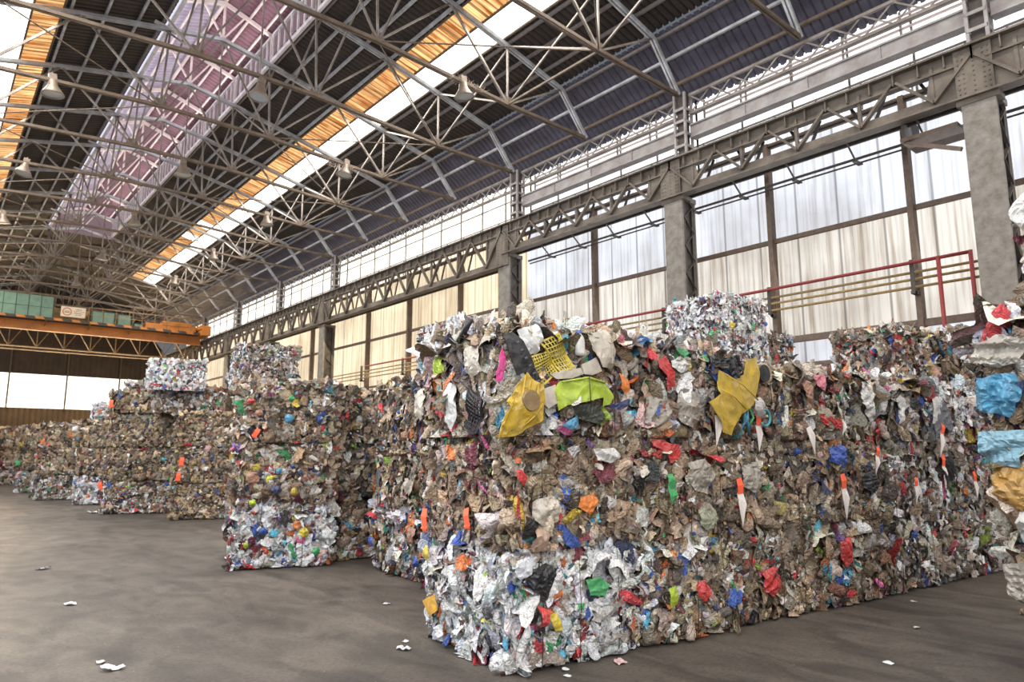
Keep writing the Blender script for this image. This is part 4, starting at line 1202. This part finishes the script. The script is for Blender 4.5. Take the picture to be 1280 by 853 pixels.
# ------------------------------------------------------------------ recognisable things squeezed into the bales
from mathutils import noise as mnoise
PM = {}
def plast(name, col, rough=0.35):
    if name in PM: return PM[name]
    drk = max(col) < .1
    col = tuple(c * .9 + (0 if drk else .012) for c in col)
    m = mat('plastic_' + name, col, rough, 0.0, col2=tuple(c * .6 + (.01 if drk else .035) for c in col), nscale=9, bump=0.5, bscale=16)
    PM[name] = m; return m
def crumple(name, pts, m, parent, off=-.07, bulge=.03, amp=.025, freq=9.0, cuts=3, thick=.004, axis='f', seed=0, smooth=False):
    """a folded sheet from an outline in the bale's face plane; axis f = front face, l = left end face"""
    bm = bmesh.new(); vs = [bm.verts.new((a, 0, b)) for a, b in pts]; f = bm.faces.new(vs)
    bmesh.ops.triangulate(bm, faces=[f])
    for _ in range(cuts):
        bmesh.ops.subdivide_edges(bm, edges=[e for e in bm.edges if e.calc_length() > .022], cuts=1, use_grid_fill=False)
        bmesh.ops.triangulate(bm, faces=bm.faces[:])
    ca_ = sum(p[0] for p in pts) / len(pts); cb_ = sum(p[1] for p in pts) / len(pts)
    R_ = max(math.hypot(p[0] - ca_, p[1] - cb_) for p in pts)
    for v in bm.verts:
        a, b = v.co.x, v.co.z
        q = min(1, math.hypot(a - ca_, b - cb_) / R_)
        an = seed * 1.3 + .4; pa = a * math.cos(an) + b * math.sin(an); pb = (b * math.cos(an) - a * math.sin(an)) * .4
        nz = mnoise.noise(Vector((pa * freq, seed * 3.1, pb * freq))); n2 = mnoise.noise(Vector((a * freq * 2.3, seed * 7 + 4, b * freq * 2.3)))
        v.co.y = off - bulge * (1 - q * q) + amp * (1 - 2.6 * abs(nz)) * -1 + amp * .5 * abs(n2) * 2
        v.co.x += .35 * amp * n2; v.co.z += .35 * amp * nz
    if axis == 'l':
        for v in bm.verts: v.co = Vector((v.co.y, v.co.x, v.co.z))
    bmesh.ops.recalc_face_normals(bm, faces=bm.faces[:])
    me = bpy.data.meshes.new(name); bm.to_mesh(me); bm.free(); me.materials.append(m)
    if smooth:
        for p in me.polygons: p.use_smooth = True
    o = link(name, me, parent)
    md = o.modifiers.new('thickness', 'SOLIDIFY'); md.thickness = thick
    return o
def lattice(name, q, nu, nv, wd, m, parent, off=-.09, sag=.03, axis='f', rim=1.8):
    """perforated crate wall between four corners (u,v)"""
    q = [Vector((a, 0, b)) for a, b in q]; b = MB()
    def P(s, t):
        p = (q[0] * (1 - s) + q[1] * s) * (1 - t) + (q[3] * (1 - s) + q[2] * s) * t
        y = off - sag * math.sin(PI * s) - .02 * math.sin(2 * t * PI + s)
        return Vector((p.x, y, p.z)) if axis == 'f' else Vector((y, p.x, p.z))
    K = 5
    for i in range(nu + 1):
        w_ = wd * (rim if i in (0, nu) else 1)
        for k in range(K): b.bar(P(i / nu, k / K), P(i / nu, (k + 1) / K), w_, w_)
    for j in range(nv + 1):
        w_ = wd * (rim if j in (0, nv) else 1)
        for k in range(K): b.bar(P(k / K, j / nv), P((k + 1) / K, j / nv), w_, w_)
    return b.build(name, m, parent)
def tubep(name, pts, r, m, parent, n=10):
    return MB().tube(pts, r, n).build(name, m, parent, True)
WS = [0, 1.36, 2.70, 4.06, 5.41, 6.77]
ZS = [0, .90, 1.82]
def loc(ti, ci, pts): return [(a - WS[ci], b - ZS[ti]) for a, b in pts]
def onto(ti, ci, name, pts, m, **k): return crumple(name, loc(ti, ci, pts), m, front[(ti, ci)][0], **k)
Y_ = plast('golden_yellow', (0.62, 0.40, 0.02)); LM = plast('lime_green', (0.46, 0.60, 0.03)); BK = plast('black', (0.018, 0.018, 0.02), .4)
WH = plast('milky_white', (0.74, 0.72, 0.68)); CR = plast('cream_film', (0.62, 0.54, 0.44)); PK = plast('hot_pink', (0.78, 0.05, 0.30)); TL = plast('teal', (0.02, 0.22, 0.27))
NV = plast('navy', (0.012, 0.02, 0.10)); OR = plast('orange', (0.80, 0.22, 0.02)); CY = plast('sky_blue', (0.07, 0.30, 0.48)); RD = plast('red', (0.60, 0.025, 0.02))
GY = plast('slate_grey', (0.13, 0.14, 0.16)); GN = plast('leaf_green', (0.05, 0.42, 0.12)); TC = plast('terracotta', (0.42, 0.20, 0.12)); YB = plast('bright_yellow', (0.72, 0.55, 0.04))
BL = plast('royal_blue', (0.02, 0.08, 0.42)); FM = plast('grey_film', (0.38, 0.33, 0.27), .25); FW = plast('clear_film', (0.62, 0.63, 0.66), .2)
T20 = front[(2, 0)][0]
def Lb(o, t): o['label'] = t; return o
# yellow tub with its round base
tub = Lb(onto(2, 0, 'crushed_tub', [(0.057, 2.332), (0.202, 2.231), (0.228, 2.113), (0.21, 1.961), (0.087, 1.892), (-0.073, 1.824), (-0.227, 1.806), (-0.171, 2.016), (-0.113, 2.026), (-0.181, 2.08), (-0.113, 2.148), (-0.054, 2.225)], Y_, off=-.12, bulge=.07, amp=.03, freq=5, thick=.006, cuts=4), 'crushed golden yellow tub')
b = MB(); b.tube([(0.047, -.205, 2.098 - 1.82), (0.047, -.222, 2.098 - 1.82)], [.088, .080], 28); b.build('tub_base_disc', plast('dull_brown', (0.26, 0.15, 0.04)), tub)
for p_, q_ in (((.02, 2.30), (-.10, 1.86)), ((.15, 2.24), (.05, 1.93)), ((.19, 2.08), (-.02, 1.87))):
    tubep('tub_rib', [(p_[0], -.17, p_[1] - 1.82), ((p_[0] + q_[0]) / 2, -.20, (p_[1] + q_[1]) / 2 - 1.82), (q_[0], -.15, q_[1] - 1.82)], .008, Y_, tub, 6)
bd = Lb(onto(2, 0, 'plastic_band', [(-0.154, 2.618), (-0.054, 2.653), (0.037, 2.576), (0.13, 2.43), (0.202, 2.282), (0.243, 2.148), (0.227, 1.962), (0.19, 2.095), (0.17, 2.229), (0.068, 2.341), (-0.024, 2.302), (-0.094, 2.447)], BK, off=-.10, bulge=.03, amp=.015, freq=4, thick=.012), 'bent black moulded band with slots')
for k in range(7):
    t_ = k / 6; x = -.05 + .24 * t_; z_ = 2.56 - .36 * t_ - 1.82
    MB().bar((x, -.145, z_), (x + .025, -.145, z_ + .012), .012, .010).build('slot_rim', GY, bd)
k1 = Lb(lattice('basket', loc(2, 0, [(0.215, 2.592), (0.399, 2.679), (0.562, 2.408), (0.428, 2.364)]), 7, 8, .009, YB, T20, off=-.10, sag=.03), 'yellow perforated basket side')
Lb(lattice('basket', loc(2, 0, [(0.13, 2.464), (0.30, 2.521), (0.384, 2.361), (0.212, 2.214)]), 8, 9, .008, YB, T20, off=-.09, sag=.01), 'yellow perforated basket base')
cr = Lb(onto(2, 0, 'crushed_crate', [(0.329, 2.194), (0.394, 2.275), (0.652, 2.325), (0.861, 2.292), (0.99, 2.181), (0.939, 2.106), (0.867, 2.085), (0.857, 2.157), (0.671, 2.122), (0.446, 2.079), (0.381, 2.034), (0.371, 2.136)], LM, off=-.12, bulge=.05, amp=.02, freq=4, thick=.006, cuts=4), 'crushed lime green crate')
MB().tube([(.40, -.165, 2.27 - 1.82), (.655, -.19, 2.318 - 1.82), (.86, -.17, 2.288 - 1.82)], .010, 6).build('crate_rim', LM, cr, True)
tubep('strap', [(.655, -.20, 2.34 - 1.82), (.665, -.205, 2.12 - 1.82)], .004, BK, cr, 5)
for nm, pt in (('tray', [(0.298, 2.33), (0.45, 2.374), (0.619, 2.403), (0.652, 2.352), (0.516, 2.308), (0.362, 2.291)]), ('tray', [(0.631, 2.431), (0.795, 2.506), (0.863, 2.392), (0.744, 2.349), (0.652, 2.352)]), ('tray', [(0.223, 2.206), (0.351, 2.247), (0.381, 2.102), (0.274, 2.047), (0.222, 2.096)])):
    Lb(onto(2, 0, nm, pt, CR, off=-.13, bulge=.01, amp=.006, freq=4, thick=.02), 'flat cream foam tray')
# milk jug with its blue cap
prof = [(0, .0), (.045, .005), (.05, .03), (.05, .13), (.042, .165), (.022, .195), (.018, .205)]
n = 18; v = []; f = []
for r, z in prof:
    for k in range(n): v.append((r * math.cos(2 * PI * k / n), r * .8 * math.sin(2 * PI * k / n), z))
for i in range(len(prof) - 1):
    for k in range(n): f.append((i * n + k, i * n + (k + 1) % n, (i + 1) * n + (k + 1) % n, (i + 1) * n + k))
jug = Lb(MB().add(v, f).build('milk_jug', WH, T20, True), 'white milk jug'); jug.location = (.625, -.12, 2.505 - 1.82); jug.rotation_euler = (-.1, .06, 0)
c_ = MB().tube([(0, 0, .200), (0, 0, .228)], [.026, .024], 18).build('jug_cap', BL, jug)
c_['label'] = 'royal blue screw cap'
Lb(onto(2, 0, 'plastic_bag', [(0.717, 2.709), (0.897, 2.763), (1.016, 2.662), (0.984, 2.418), (0.864, 2.429), (0.749, 2.566)], CR, off=-.10, bulge=.07, amp=.03), 'puffed cream plastic bag')
Lb(onto(2, 0, 'plastic_bag', [(0.007, 2.676), (0.173, 2.744), (0.279, 2.685), (0.215, 2.592), (0.172, 2.485), (0.089, 2.478), (0.027, 2.575)], WH, off=-.07, bulge=.07, amp=.03), 'puffed white plastic bag')
Lb(onto(2, 0, 'plastic_bag', [(0.421, 2.663), (0.522, 2.699), (0.566, 2.64), (0.497, 2.528), (0.442, 2.576)], TL, off=-.07, bulge=.03, amp=.02), 'teal plastic bag')
Lb(onto(2, 0, 'plastic_strip', [(-0.134, 2.528), (-0.104, 2.413), (-0.143, 2.254), (-0.191, 2.243), (-0.201, 2.308), (-0.163, 2.409), (-0.173, 2.441)], PK, off=-.06, bulge=.02, amp=.012), 'hot pink strip')
Lb(onto(2, 0, 'plastic_scrap', [(0.903, 2.087), (1.174, 2.17), (1.185, 2.115), (1.047, 2.055)], NV, off=-.10, bulge=.04, amp=.02), 'navy blue scrap')
Lb(onto(2, 0, 'plastic_scrap', [(1.094, 2.388), (1.169, 2.393), (1.215, 2.246), (1.151, 2.206), (1.102, 2.259)], OR, off=-.09, bulge=.03, amp=.012), 'orange scrap')
Lb(onto(2, 0, 'plastic_scrap', [(0.433, 1.916), (0.511, 1.969), (0.612, 2.006), (0.599, 1.902), (0.509, 1.883)], CY, off=-.09, bulge=.04, amp=.015), 'sky blue scrap')
Lb(onto(2, 0, 'plastic_bag', [(.56, 2.11), (.86, 2.09), (.93, 2.0), (.86, 1.93), (.66, 1.96), (.5, 2.03)], plast('dark_olive', (.05, .06, .04)), off=-.06, bulge=.05, amp=.03), 'dark olive crumpled bag')
# left end face
Lb(lattice('crate_side', [(0.533, 2.244 - 1.82), (0.312, 2.124 - 1.82), (0.42, .03), (0.62, .09)], 6, 9, .012, BK, T20, off=-.07, sag=.02, axis='l'), 'black crushed crate side')
for nm, pt, m_, lb in (('plastic_scrap', [(1.229, 2.573), (1.045, 2.592), (1.02, 2.434), (1.201, 2.392)], LM, 'lime green scrap'), ('plastic_bag', [(.98, 2.35), (.80, 2.30), (.72, 2.02), (.86, 1.88), (.98, 2.05)], WH, 'white hanging bag'),
                       ('plastic_bag', [(.62, 2.62), (.40, 2.60), (.36, 2.38), (.52, 2.33), (.64, 2.45)], CR, 'cream hanging bag')):
    Lb(crumple(nm, [(a, b - 1.82) for a, b in pt], m_, T20, off=-.05, bulge=.05, amp=.025, axis='l'), lb)
Lb(MB().tube([(-.07, .74, 2.68 - 1.82), (-.06, .55, 2.86 - 1.82)], [.03, .026], 10).build('hose_end', BK, T20, True), 'black hose end')
Lb(crumple('card_sheet', [(1.312, 0.354), (1.082, 0.446), (1.017, 0.322), (1.163, 0.244)], plast('amber', (.80, .42, .03)), front[(0, 0)][0], off=-.09, bulge=.01, amp=.005, axis='l'), 'amber square sheet')
Lb(crumple('plastic_scrap', [(1.30, .80), (1.20, .86), (1.14, .78), (1.2, .70)], YB, front[(0, 0)][0], off=-.09, bulge=.04, amp=.02, axis='l'), 'yellow crumpled scrap')
# further along the front face
ys = Lb(onto(2, 1, 'moulded_sheet', [(2.386, 2.5), (2.569, 2.428), (2.62, 2.45), (2.66, 2.40), (2.68, 2.2), (2.66, 2.05), (2.565, 1.94), (2.544, 1.857), (2.406, 1.886), (2.366, 1.976), (2.298, 2.096), (2.198, 2.173), (2.37, 2.262), (2.348, 2.384)], Y_, off=-.11, bulge=.05, amp=.02, freq=3, thick=.006, cuts=4), 'golden yellow moulded sheet')
y2 = Lb(onto(2, 2, 'moulded_sheet', [(2.66, 2.44), (2.784, 2.483), (2.845, 2.627), (3.035, 2.681), (3.04, 2.532), (3.008, 2.356), (2.944, 2.202), (2.804, 2.112), (2.66, 2.02), (2.64, 2.2)], Y_, off=-.12, bulge=.05, amp=.018, freq=3, thick=.006, cuts=4), 'golden yellow moulded sheet')
for q_ in (((2.42, 2.46), (2.90, 2.22)), ((2.36, 2.30), (2.70, 2.12))):
    a_, c_ = q_
    tubep('moulded_rib', [(a_[0] - 1.36, -.17, a_[1] - 1.82), ((a_[0] + c_[0]) / 2 - 1.36, -.19, (a_[1] + c_[1]) / 2 - 1.80), (c_[0] - 1.36, -.18, c_[1] - 1.82)], .007, Y_, ys, 6)
Lb(onto(2, 1, 'net_bag', [(2.241, 2.625), (2.457, 2.62), (2.66, 2.67), (2.70, 2.56), (2.66, 2.435), (2.569, 2.417), (2.451, 2.536), (2.267, 2.544)], BK, off=-.13, bulge=.04, amp=.03, freq=14), 'black net bag')
rl = MB()
for r0 in (.10, .075, .05, .025): rl.tube([(3.142 - 2.70, -.10, 2.516 - 1.82), (3.142 - 2.70, -.15 - (.1 - r0) * .15, 2.516 - 1.82)], [r0, r0 * .93], 26)
Lb(rl.build('rubber_roll', BK, front[(2, 2)][0]), 'black rolled rubber strip')
for k, (a_, c_, m_) in enumerate((((2.875, 2.178), (2.735, 1.90), CY), ((2.84, 2.2), (2.80, 1.92), TL), ((2.92, 2.16), (2.86, 1.93), GN), ((2.80, 2.15), (2.90, 1.88), CY))):
    tubep('rope', [(a_[0] - 2.7, -.10, a_[1] - 1.82), ((a_[0] + c_[0]) / 2 - 2.7 + .03 * (-1) ** k, -.14, (a_[1] + c_[1]) / 2 - 1.82), (c_[0] - 2.7, -.10, c_[1] - 1.82)], .014, m_, front[(2, 2)][0], 8)
rg = [(3.1 - 2.7 + .085 * math.cos(t_), -.15, 2.05 - 1.82 + .085 * math.sin(t_)) for t_ in [x * .35 - 2.4 for x in range(14)]]
Lb(tubep('plastic_ring', rg, .014, plast('turquoise', (.03, .36, .40)), front[(2, 2)][0]), 'turquoise broken ring')
Lb(onto(2, 2, 'foam_lump', [(2.95, 2.25), (3.06, 2.26), (3.1, 2.16), (3.07, 2.06), (2.98, 2.05), (2.93, 2.14)], plast('pale_grey', (.50, .47, .44)), off=-.12, bulge=.07, amp=.02), 'pale grey perforated lump')
SCR = [
 (2, 1, 'plastic_scrap', [(1.592, 2.556), (1.69, 2.593), (1.794, 2.452), (1.815, 2.315), (1.702, 2.27), (1.681, 2.405), (1.589, 2.478)], RD, 'red crumpled bag'),
 (2, 1, 'plastic_bag', [(1.743, 2.547), (1.887, 2.608), (2.015, 2.567), (1.995, 2.465), (1.85, 2.436), (1.768, 2.49)], WH, 'white printed bag'),
 (2, 1, 'film_sheet', [(1.40, 2.18), (1.456, 2.201), (1.751, 2.156), (1.716, 2.0), (1.497, 1.919), (1.40, 1.95)], FM, 'grey translucent film'),
 (2, 1, 'film_sheet', [(1.90, 2.30), (2.12, 2.27), (2.16, 2.02), (2.02, 1.92), (1.86, 1.98), (1.80, 2.16)], FM, 'grey translucent film'),
 (1, 1, 'packet', [(1.48, 1.80), (1.6, 1.81), (1.705, 1.771), (1.843, 1.771), (1.851, 1.656), (1.696, 1.591), (1.647, 1.695), (1.505, 1.75)], RD, 'red packet'),
 (2, 1, 'slipper', [(2.432, 2.254), (2.59, 2.272), (2.567, 2.177), (2.458, 2.183)], BL, 'blue slipper'),
 (2, 5, 'trousers', [(7.02, 2.418), (7.21, 2.34), (7.325, 2.031), (7.242, 1.916), (7.088, 2.026), (6.903, 1.967), (6.80, 1.86), (6.79, 1.95), (6.80, 2.046)], GY, 'grey trousers'),
 (2, 5, 'shirt', [(6.80, 2.46), (7.05, 2.419), (6.982, 2.08), (6.80, 2.074), (6.78, 2.291)], WH, 'white shirt'),
 (2, 2, 'plastic_bag', [(3.94, 2.498), (4.03, 2.47), (4.04, 2.251), (4.02, 2.156), (3.90, 2.312), (3.88, 2.427)], TC, 'terracotta bag'),
 (2, 3, 'plastic_bag', [(4.085, 2.563), (4.289, 2.576), (4.358, 2.472), (4.305, 2.374), (4.15, 2.437)], plast('rose_pink', (.72, .20, .25)), 'pink bag'),
 (2, 3, 'plastic_bag', [(4.195, 2.134), (4.475, 2.071), (4.642, 2.051), (4.586, 1.954), (4.297, 1.973), (4.166, 2.063)], RD, 'red bag'),
 (2, 3, 'plastic_bag', [(5.085, 2.537), (5.30, 2.56), (5.35, 2.325), (5.28, 2.05), (5.165, 2.139), (5.033, 2.334)], WH, 'white and green bag'),
 (2, 4, 'cap', [(5.84, 2.36), (5.94, 2.42), (6.05, 2.36), (6.08, 2.25), (5.95, 2.21), (5.86, 2.26)], WH, 'white cap'),
 (0, 0, 'packet', [(0.687, 0.66), (0.836, 0.671), (0.941, 0.59), (0.893, 0.518), (0.728, 0.536)], GN, 'green printed packet'),
 (0, 0, 'plastic_bag', [(0.144, 0.80), (0.265, 0.83), (0.388, 0.774), (0.29, 0.573), (0.13, 0.652), (0.078, 0.74)], BK, 'black crumpled film'),
 (0, 0, 'film_sheet', [(0.0, .85), (.10, .87), (0.185, .89), (0.157, 0.78), (0.03, 0.72), (-.02, 0.76)], FW, 'clear crumpled film'),
 (1, 0, 'plastic_bag', [(0.186, 1.10), (0.308, 1.07), (0.306, 0.93), (0.184, 0.92), (0.145, 0.97)], plast('skin_clay', (.52, .34, .24)), 'clay pink bag'),
 (0, 0, 'plastic_scrap', [(0.302, 0.427), (0.384, 0.448), (0.452, 0.304), (0.369, 0.305)], YB, 'yellow scrap'),
 (1, 0, 'packet', [(0.641, 1.325), (0.823, 1.353), (0.836, 1.284), (0.742, 1.175), (0.625, 1.247)], OR, 'orange snack packet'),
 (1, 0, 'packet', [(-0.01, 1.561), (0.041, 1.559), (0.107, 1.494), (0.067, 1.431), (-0.005, 1.496)], RD, 'red packet'),
 (0, 0, 'plastic_bag', [(0.213, 0.517), (0.306, 0.474), (0.273, 0.351), (0.212, 0.351)], RD, 'red scrap'),
 (1, 0, 'plastic_bag', [(.16, 1.30), (.34, 1.36), (.44, 1.26), (.40, 1.14), (.26, 1.10), (.15, 1.18)], CR, 'cream round bag'),
 (1, 0, 'plastic_bag', [(.80, 1.72), (1.02, 1.74), (1.10, 1.66), (.98, 1.60), (.82, 1.63)], WH, 'white flattened bottle'),
 (1, 1, 'plastic_bag', [(1.95, 1.60), (2.18, 1.64), (2.30, 1.48), (2.18, 1.30), (2.0, 1.34), (1.92, 1.48)], FM, 'grey film bag'),
 (1, 1, 'plastic_bag', [(2.05, 1.16), (2.24, 1.22), (2.32, 1.06), (2.18, .95), (2.06, 1.02)], plast('sage_film', (.32, .33, .22), .25), 'sage green film bag'),
 (1, 1, 'plastic_scrap', [(1.66, 1.50), (1.74, 1.50), (1.78, 1.30), (1.70, 1.22), (1.66, 1.34)], GN, 'green glassy scrap'),
 (0, 1, 'plastic_bag', [(1.95, .50), (2.1, .55), (2.16, .42), (2.06, .34), (1.96, .40)], RD, 'red cup'),
 (0, 1, 'plastic_scrap', [(1.60, .50), (1.70, .52), (1.72, .36), (1.62, .33)], LM, 'lime scrap'),
 (0, 2, 'plastic_bag', [(3.0, .52), (3.2, .56), (3.28, .38), (3.12, .26), (2.98, .34)], RD, 'red bag'),
 (0, 3, 'plastic_bag', [(4.3, .72), (4.5, .76), (4.56, .54), (4.40, .44), (4.28, .54)], RD, 'red bag'),
 (1, 2, 'plastic_scrap', [(3.25, 1.20), (3.45, 1.16), (3.42, 1.04), (3.28, 1.06)], plast('mustard_sheet', (.52, .42, .12)), 'mustard yellow printed sheet'),
 (1, 2, 'plastic_bag', [(2.75, 1.55), (3.0, 1.6), (3.1, 1.42), (2.95, 1.28), (2.76, 1.36)], FM, 'grey film bag'),
 (1, 3, 'plastic_bag', [(4.25, 1.75), (4.52, 1.79), (4.6, 1.62), (4.45, 1.52), (4.22, 1.6)], BL, 'blue crumpled bag'),
 (1, 3, 'plastic_bag', [(4.9, 1.45), (5.12, 1.5), (5.2, 1.3), (5.05, 1.2), (4.88, 1.3)], BK, 'black bag'),
 (1, 5, 'plastic_bag', [(6.95, 1.62), (7.25, 1.66), (7.3, 1.35), (7.05, 1.28), (6.9, 1.42)], BK, 'black bag'),
]
for k, (ti, ci, nm, pt, m_, lb) in enumerate(SCR):
    Lb(onto(ti, ci, nm, pt, m_, off=-.065, bulge=.045 if 'bag' in nm else .025, amp=.028 if 'bag' in nm or 'film' in nm else .014, freq=10, seed=k, cuts=4), lb)

# big loose bags on the near right stack
def rbag(t_, name, pts, m_, lb, k, ax='l', off=-.12, bul=.10):
    Lb(crumple(name, pts, m_, t_, off=off, bulge=bul, amp=.055, freq=9, cuts=4, axis=ax, seed=k), lb)
RS = [o for o in COL.objects if o.get('group') == G5]
rbag(RS[2], 'plastic_bag', [(.85, .70), (1.05, .78), (1.2, .72), (1.24, .58), (1.05, .50), (.9, .54)], plast('beige_film', (.46, .42, .36), .25), 'large beige film bag', 1)
rbag(RS[2], 'plastic_bag', [(.95, .46), (1.22, .44), (1.26, .20), (1.02, .12), (.90, .28)], CY, 'sky blue film bag', 2)
rbag(RS[1], 'plastic_bag', [(.98, .95), (1.30, .93), (1.30, .72), (1.05, .66)], plast('pale_blue', (.24, .44, .54)), 'pale blue printed bag', 3)
rbag(RS[1], 'plastic_bag', [(1.0, .66), (1.22, .68), (1.25, .40), (1.08, .32), (.97, .45)], plast('amber_film', (.48, .26, .05)), 'amber brown film bag', 4)
rbag(RS[1], 'plastic_bag', [(.85, .45), (1.08, .42), (1.12, .12), (.95, .02), (.84, .2)], WH, 'white and green bag', 5)
rbag(RS[0], 'plastic_bag', [(.92, .90), (1.10, .82), (1.08, .50), (.94, .42), (.86, .66)], BL, 'royal blue bag', 6)
rbag(RS[0], 'plastic_bag', [(1.10, .88), (1.32, .84), (1.30, .62), (1.16, .52)], FM, 'grey film bag', 7)
rbag(RS[0], 'plastic_bag', [(.80, .40), (1.0, .34), (.98, .14), (.82, .10)], FW, 'white streaked film', 8)
rbag(RS[3], 'plastic_bag', [(1.0, .86), (1.22, .95), (1.34, .80), (1.22, .62), (1.02, .66)], WH, 'white draped sack', 9)
rbag(RS[3], 'plastic_bag', [(.96, .58), (1.22, .60), (1.3, .40), (1.12, .28), (.95, .36)], CR, 'cream knotted bag', 10)
Lb(lattice('crate_side', [(1.26, .30), (1.04, .34), (1.02, .04), (1.24, .02)], 6, 7, .012, plast('blue_grey', (.10, .16, .20)), RS[3], off=-.13, sag=.04, axis='l'), 'blue grey perforated crate side')

def spot(t_, u, v, r, m_, lb, k, axis='f', asp=1.0):
    rg = random.Random(k + 40); pts = [(u + r * rg.uniform(.65, 1.1) * math.cos(a_ * PI / 4), v + r * asp * rg.uniform(.65, 1.1) * math.sin(a_ * PI / 4)) for a_ in range(8)]
    Lb(crumple('plastic_scrap', pts, m_, t_, off=-.10, bulge=.05, amp=.025, freq=9, cuts=3, axis=axis, seed=k), lb)
T3 = sorted([o for o in COL.objects if o.get('group') == G3 and 'aisle end' in o['label'] and 'behind' not in o['label']], key=lambda o: o.location.z)
for k, (i, u, v, r, m_, lb) in enumerate(((0, 1.02, .52, .10, YB, 'yellow crumpled scrap'), (0, .92, .62, .08, OR, 'amber scrap'), (0, .45, .55, .08, BL, 'blue scrap'), (0, .22, .36, .06, LM, 'lime scrap'), (0, .5, .26, .05, RD, 'red scrap'),
                                          (0, 1.2, .25, .09, GN, 'pale green film'), (1, .25, .42, .12, TC, 'terracotta brown bag'), (1, .85, .22, .08, YB, 'yellow container'), (1, .6, .25, .10, NV, 'navy blue scrap'), (1, .62, .52, .07, CY, 'cyan scrap'),
                                          (1, 1.0, .40, .08, TC, 'brown scrap'), (1, .28, .06, .07, LM, 'bright green scrap'), (2, .18, .62, .06, RD, 'red scrap'), (2, .30, .45, .07, TC, 'orange brown scrap'), (2, .72, .38, .09, CY, 'pale blue bag'),
                                          (2, 1.0, .45, .07, BK, 'black net scrap'), (2, .75, .68, .06, GN, 'green scrap'))):
    spot(T3[i], u, v, r * .85, m_, lb, k)
T2 = [o for o in COL.objects if o.get('group') == G2 and 'nearer side' in o['label']]
T2f = [o for o in COL.objects if o.get('group') == G2 and 'farther side' in o['label']]
spot(T2[0], .45, .62, .13, TC, 'brown bag', 60, 'l'); spot(T2[0], .30, .30, .09, BL, 'blue scrap', 61, 'l'); spot(T2f[0], .72, .42, .09, BL, 'royal blue scrap', 62, 'l')
spot(T2[1], .55, .35, .14, CR, 'cream bag', 63, 'l'); spot(T2[2], .25, .5, .16, CR, 'cream bag', 64, 'l', 1.4); spot(T2[0], .15, .2, .12, BK, 'black film', 65, 'l')

# ------------------------------------------------------------------ litter on the floor
LIT = [(1.49, 9.44, .09, 'white', 'white film scrap', 'alone on the open aisle floor'), (1.32, 6.76, .07, 'pale', 'pale crumpled scrap', 'near the bottom left of the aisle, the farther of two'),
       (1.35, 6.49, .11, 'white', 'torn white and blue wrapper', 'near the bottom left of the aisle, the nearer of two'), (3.55, 5.69, .055, 'white', 'small white scrap', 'beside the near left corner of the front stack'),
       (3.41, 5.48, .09, 'white', 'curled white scrap', 'on the floor before the white bale, the nearer of two'), (5.0, 23.3, .30, 'ice', 'flat pale sheet', 'lying before the middle far stack'), (3.95, 22.9, .22, 'white', 'white sheet', 'at the foot of the white far bale'),
       (4.55, 4.02, .10, 'rose', 'brick red flat shard', 'under the front of the white corner bale'), (4.07, 4.16, .05, 'white', 'white scrap', 'in front of the white corner bale'), (8.9, 3.4, .05, 'cream', 'cream crumb', 'on the floor before the middle of the front stack'),
       (3.98, 4.05, .04, 'white', 'tiny white crumb', 'right at the near corner of the front stack'), (4.22, 7.18, .06, 'pale', 'pale crumb', 'on the floor beside the second stack'), (1.6, 12.5, .14, 'black', 'flat black scrap', 'on the aisle floor beyond the white film scrap'),
       (7.6, 2.9, .05, 'cream', 'pale stone-like crumb', 'on the floor between the front stack and the near right stack'), (6.2, 2.6, .06, 'white', 'white torn corner', 'on the floor left of the near right stack')]
for k, (x, y, r, c, lb, wh) in enumerate(LIT):
    rg = random.Random(k); pts = [(r * rg.uniform(.6, 1) * math.cos(a_ * PI / 4) * 1.3, r * rg.uniform(.5, 1) * math.sin(a_ * PI / 4)) for a_ in range(8)]
    pts = [(a_ * .75, b_ * .7) for a_, b_ in pts]
    o = crumple('litter_scrap', pts, plast('litter_' + c, PAL[c]), None, off=0, bulge=.0, amp=r * .18, freq=12 / (r * 10), cuts=2, thick=.003, seed=k)
    o.rotation_euler = (PI / 2, 0, rg.uniform(0, 6)); o.location = (x, y, r * .18 + .004)
    tag(o, lb + ' ' + wh, 'litter', 'litter on the floor')
